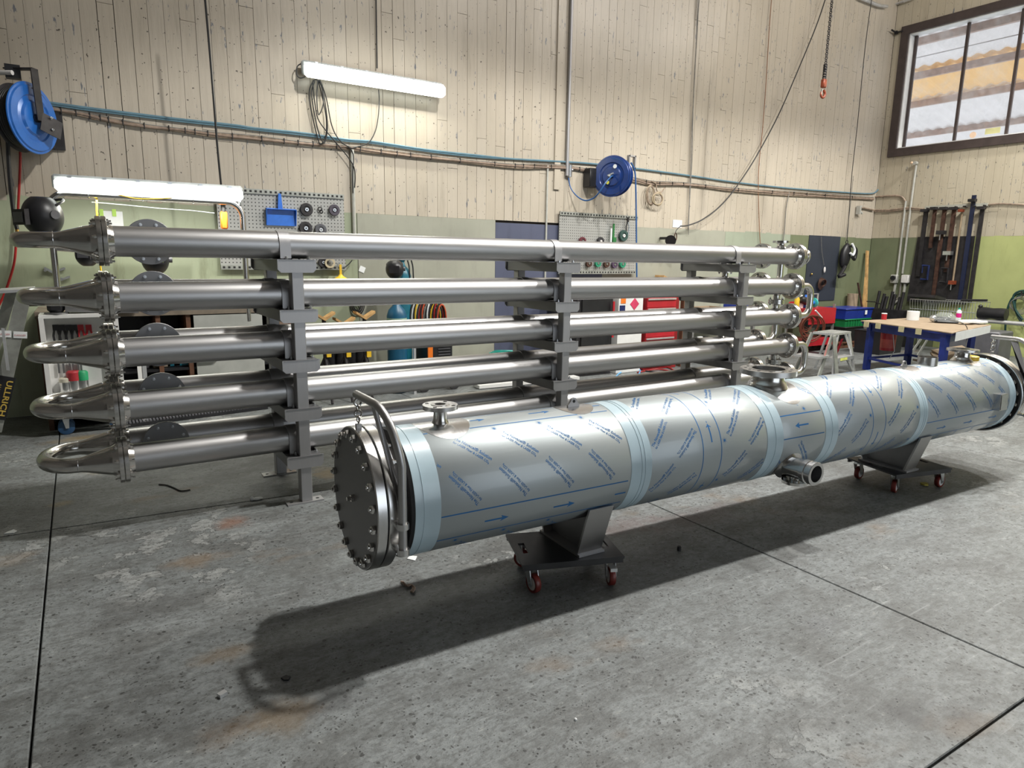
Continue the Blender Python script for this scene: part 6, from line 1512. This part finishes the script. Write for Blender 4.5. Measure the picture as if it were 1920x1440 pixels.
wcab = thing('wall_cables', 'dusty cables running along the right wall at the height of the clamp rack', 'cables', RW(1700, 390, .03))
part('cable', MB().tube(smooth_path([RW(x, y, .03) for x, y in ((1638, 369), (1655, 368), (1680, 367), (1692, 370), (1698, 378))], 5), .02, 6), cable_tan, wcab)
for dy, r in ((0, .018), (2.5, .014)): part('cable', MB().tube(smooth_path([RW(x, y+dy, .03) for x, y in ((1637, 394), (1655, 394), (1675, 393), (1700, 390), (1722, 391), (1732, 392))], 5), r, 6), cable_tan, wcab)
part('cable', MB().tube(smooth_path([RW(x, y, .03) for x, y in ((1852, 384), (1875, 382), (1900, 383), (1935, 385))], 5), .015, 6), cable_tan, wcab)
part('cable', MB().tube(smooth_path([BW(x, y, .03) for x, y in ((1612, 390), (1620, 390), (1638, 394))], 5), .016, 6), cable_tan, wcab)
c = BW(1610, 394, .06); solo('frayed_bracket', MB().box(c, (.05, .08, .16)).tube([c, c+Vector((.10, -.02, -.06))], .02, 8).tube([c, c+Vector((.07, -.02, .08))], .012, 8), conduit_m, 'pale bracket on the back wall where the corner cables end', 'bracket')
# clamp rack
ck_ = thing('clamp_rail', 'pale horizontal rail with pegs high on the right wall holding the bar clamps', 'rail', RW(1790, 387, .03)); ra, rb_ = RW(1735, 390, .05), RW(1852, 383, .05)
part('rail', MB().box(((ra.x+rb_.x)/2, (ra.y+rb_.y)/2, 2.66), (.03, abs(ra.y-rb_.y), .055)), M('pale_rail', (.42, .42, .36), .5), ck_)
bars = [(1737, 392, 1730, 455, .095, black_steel, 'dark steel bar clamp first from the left on the clamp rail', 1.35), (1754, 388, 1745, 450, .075, rust, 'rusty bar clamp second from the left on the clamp rail', 1.9), (1772, 388, 0, 0, .085, rust, 'rusty bar clamp third from the left on the clamp rail', .92), (1790, 388, 0, 0, .085, rust, 'rusty bar clamp fourth on the clamp rail, left of the thin one', 1.45),
        (1805, 392, 0, 0, .040, M('tan_pipe', (.34, .26, .17), .5, .3), 'thin tan pipe clamp with orange jaws on the clamp rail', 1.22), (1827, 366, 0, 0, .085, M('navy_painted_bar', (.008, .014, .045), .4), 'navy bar clamp standing above the rail, second from the right', .92), (1843, 387, 0, 0, .085, black_steel, 'dark bar clamp at the right end of the clamp rail', .90)]
for k, (x, y, _, _, w_, mt, lb, zb) in enumerate(bars):
    p = RW(x, y, .09); t = thing('bar_clamp', lb, 'clamp', (p.x, p.y, zb), 0, 'bar clamps on the right wall')
    if k == 4: part('clamp_bar', MB().cyl((p.x, p.y, zb), (p.x, p.y, p.z), .018, 12), mt, t)
    else: part('clamp_bar', MB().box((p.x, p.y, (zb+p.z)/2), (.03, w_*.8, p.z-zb)), mt, t)
    part('peg', MB().cyl((XR, p.y-.03, 2.64), (p.x-.05, p.y-.03, 2.64), .014, 10), black_steel, t)
    part('head_jaw', MB().box((p.x-.05, p.y-.0, min(p.z-.03, 2.74)), (.10, w_+.03, .05)), hook_paint if k == 4 else black_steel, t)
    zj = (1.75, 2.2, 2.18, 1.80, 1.26, 2.3, 2.2)[k]
    if k in (2, 3, 4): part('sliding_jaw', MB().box((p.x-.06, p.y-.02, zj), (.12, w_+.05, .07)), hook_paint if k == 4 else zinc if k == 3 else black_steel, t); part('clamp_screw', MB().cyl((p.x-.09, p.y-.02, zj), (p.x-.09, p.y-.02, zj-.14), .010, 8), zinc, t)
for x, y, mt, lb in ((1735, 510, M('navy_paint', (.01, .02, .08), .4), 'navy G-clamp hung on the black sheet'), (1771, 515, black_steel, 'dark G-clamp hung on the black sheet')):
    c = RW(x, y, .14); solo('g_clamp', MB().tube([c+Vector((0, .07, .12)), c+Vector((0, -.05, .12)), c+Vector((0, -.05, -.14)), c+Vector((0, .07, -.14))], .022, 8).cyl(c+Vector((0, .06, .14)), c+Vector((0, .06, -.02)), .014, 8), mt, lb, 'clamp')
# wire basket trolley behind the table
wb0, wb1 = at(1697, 575, 0, 13.0), at(1850, 570, 0, 13.0)
bas = thing('wire_basket', 'wire mesh shopping basket trolley behind the blue table', 'basket trolley', (13.2, (wb0.y+wb1.y)/2, 0)); ya, yb2 = wb0.y-.1, wb1.y+.15; zh, zl_ = .95, .60
mb = MB(); n = 24
for i in range(n+1):
    y = ya+(yb2-ya)*i/n; mb.tube([(12.95, y, zh), (13.02, y, zl_)], .004, 5); mb.tube([(13.5, y, zh), (13.45, y, zl_)], .004, 5)
for z, x in ((zh, 12.95), (zh, 13.5), ((zh+zl_)/2, 12.985), (zl_, 13.02), (zl_, 13.45)): mb.tube([(x, ya, z), (x, yb2, z)], .007, 6)
for y in (ya, yb2): mb.tube([(12.95, y, zh), (13.5, y, zh)], .007, 6)
part('wire_mesh', mb, zinc, bas, kind='stuff')
part('basket_floor', MB().box((13.23, (ya+yb2)/2, zl_), (.44, abs(ya-yb2), .01)), grey_plastic, bas)
for y in (ya, yb2):
    for x in (13.05, 13.42): part('leg', MB().tube([(x, y, zl_), (x, y, .1)], .014, 8), zinc, bas); part('wheel', MB().lathe((x, y-.015, .055), (x, y+1, .055), [(0, .01), (0, .055), (.03, .055), (.03, .01)], 18), rubber_black, bas)
ph = at(1832, 567, 0, 13.0); part('push_handle', MB().tube([(13.0, ph.y+.25, .98), (13.0, ph.y-.15, 1.0)], .02, 10), black_plastic, bas)
c0, c1_ = at(1697, 567, 0, 12.9), at(1750, 563, 0, 12.9); t = thing('black_shelf_board', 'black angled board lying across the wire basket', 'board', (13.1, (c0.y+c1_.y)/2, zh)); part('board', MB().box((13.15, (c0.y+c1_.y)/2, zh+.04), (.4, abs(c0.y-c1_.y), .05), rot=Matrix.Rotation(.15, 3, 'Y')), black_steel, t)
# bar stock standing left of the basket
bk_ = thing('stock_rack', 'rack of short dark steel bars standing against the right wall', 'rack', (13.5, 7.2, 0)); part('rack_base', MB().box((13.5, 7.18, .35), (.3, .9, .7)), black_steel, bk_)
for k in range(7):
    p = at(1641+7.5*k+(k % 2)*2, 590, 0, 13.45); part('bar_stock', MB().cyl((13.45, p.y, .70), (13.48, p.y-.02, 1.05-.05*(k % 3)), .028, 10), black_steel, bk_)
part('top_wire', MB().tube([at(1625, 565, 0, 13.4), at(1640, 566, 0, 13.4), at(1652, 570, 0, 13.4)], .010, 6), black_steel, bk_)
# roll bag, grey rail and hose on the right
pr0, pr1 = at(1868, 602, 0, 13.3), at(1935, 610, 0, 13.3)
rl = thing('grey_rail', 'thick grey tube rail standing along the right wall below the hoses', 'rail', (13.3, (pr0.y+pr1.y)/2, 0)); zr = (pr0.z+pr1.z)/2
part('rail_tube', MB().tube([(13.3, pr0.y+.35, zr), (13.3, pr1.y-.2, zr)], .035, 12), alu, rl)
for y in (pr0.y+.3, pr1.y-.1): part('rail_post', MB().box((13.3, y, zr/2), (.06, .06, zr-.02)), steel_frame, rl)
cb = at(1860, 588, 0, 13.3); zc2 = zr+.035+.10; t = thing('black_roll', 'black vinyl roll lying on the grey rail by the yellow-green wall', 'roll', (13.3, cb.y, zr+.035)); part('roll_body', MB().lathe((13.32, cb.y+.22, zc2), (13.32, cb.y-1, zc2), [(0, .06), (.01, .10), (.10, .105), (.22, .095), (.34, .105), (.43, .10), (.44, .06)], 20), black_plastic, t)
part('roll_end', MB().sph((13.32, cb.y+.20, zc2+.11), .035, 10, 8), black_plastic, t)
hg = thing('green_hose_coil', 'dark green hose hanging in big loops at the right edge of the photo', 'hose', RW(1905, 600, .1))
for k, pix in enumerate(([(1926, 548), (1905, 553), (1892, 570), (1886, 600), (1884, 640), (1880, 665)], [(1930, 552), (1908, 556), (1903, 572), (1908, 592), (1920, 610), (1934, 625)], [(1934, 545), (1912, 546), (1900, 556), (1904, 580), (1918, 600)], [(1888, 700), (1900, 690), (1908, 660), (1900, 640)])):
    part('hose_loop', MB().tube(smooth_path([RW(x, y, .12+.03*k) for x, y in pix], 6), .018, 8), cable_green, hg)
for k in range(5):
    c = RW(1916, 572, .18); part('wire_loop', MB().torus(c+Vector((.01*k, .02*k, 0)), (1, .2*(k-2), .1*k), .16-.012*k, .006, 24, 5), cable_grey, hg)
cp = RW(1925, 552, .06); part('hose_hook', MB().tube([cp, cp+Vector((-.22, 0, 0)), cp+Vector((-.22, 0, .06))], .012, 8), black_steel, hg)

# ================================================================== FLOOR LITTER
def litter(name, x, y, mb_f, mt, lab, cat): p = FL(x, y); solo(name, mb_f(p), mt, lab, cat)
def scrap(r, n=6, th=.003, seed=1):
    def f(p):
        g = random.Random(seed); return MB().prism([p+Vector((math.cos(2*PI*i/n)*r*g.uniform(.5, 1.1), math.sin(2*PI*i/n)*r*g.uniform(.4, 1), .001)) for i in range(n)], (0, 0, th))
    return f
litter('offcut_chip', 417, 1305, lambda p: MB().box(p+VZ*.008, (.03, .022, .014), rz=.4), alu, 'small grey metal chip on the floor left of the vessel shadow', 'chip')
litter('crumpled_wrapper', 482, 937, lambda p: MB().sph(p+VZ*.008, .03, 10, 6, (1.3, .7, .3)).sph(p+Vector((-.03, .01, .01)), .015, 8, 6), paper, 'white crumpled scrap on the floor by the left support frame', 'scrap')
litter('paper_scrap', 772, 1046, scrap(.05, 4, .002, 4), paper, 'pale paper scrap on the floor under the near cover', 'scrap')
litter('paper_scrap', 22, 998, scrap(.04, 5, .004, 8), paper, 'pale scrap on the floor joint at the left edge', 'scrap')
litter('rubber_nub', 1273, 1032, lambda p: MB().cyl(p, p+VZ*.022, .012, 12).cyl(p+VZ*.022, p+VZ*.026, .009, 12), rubber_black, 'small black rubber stopper on the floor right of the near dolly', 'stopper')
litter('black_chip', 536, 1274, scrap(.02, 5, .006, 5), black_plastic, 'small black chip on the floor inside the vessel shadow', 'chip')
litter('floor_stud', 1079, 1350, lambda p: MB().sph(p+VZ*.002, .006, 8, 5), paper, 'tiny white dot-like pellet on the floor near the bottom edge', 'pellet')
litter('yellow_scrap', 1733, 909, scrap(.035, 7, .012, 6), M('olive_yellow_scrap', (.45, .38, .06), .7), 'yellowish scrap on the floor between the far dolly castors', 'scrap')
p = FL(330, 915); solo('rubber_strip', MB().tube(smooth_path([FL(x, y)+VZ*.006 for x, y in ((298, 910), (312, 911), (326, 916), (340, 922), (357, 920))], 6), .005, 6), cable_black, 'thin black curved strip on the floor below the lowest pipe', 'strip')
mb = MB()
for k in range(3): mb.tube(smooth_path([FL(x+k*2, y+k*1.5)+VZ*(.006+.003*k) for x, y in ((752, 1092), (760, 1100), (768, 1098), (774, 1104), (770, 1112))], 5), .004, 6)
solo('twisted_tie', mb, cable_pink, 'twisted brown tie lying at the edge of the vessel shadow', 'tie')
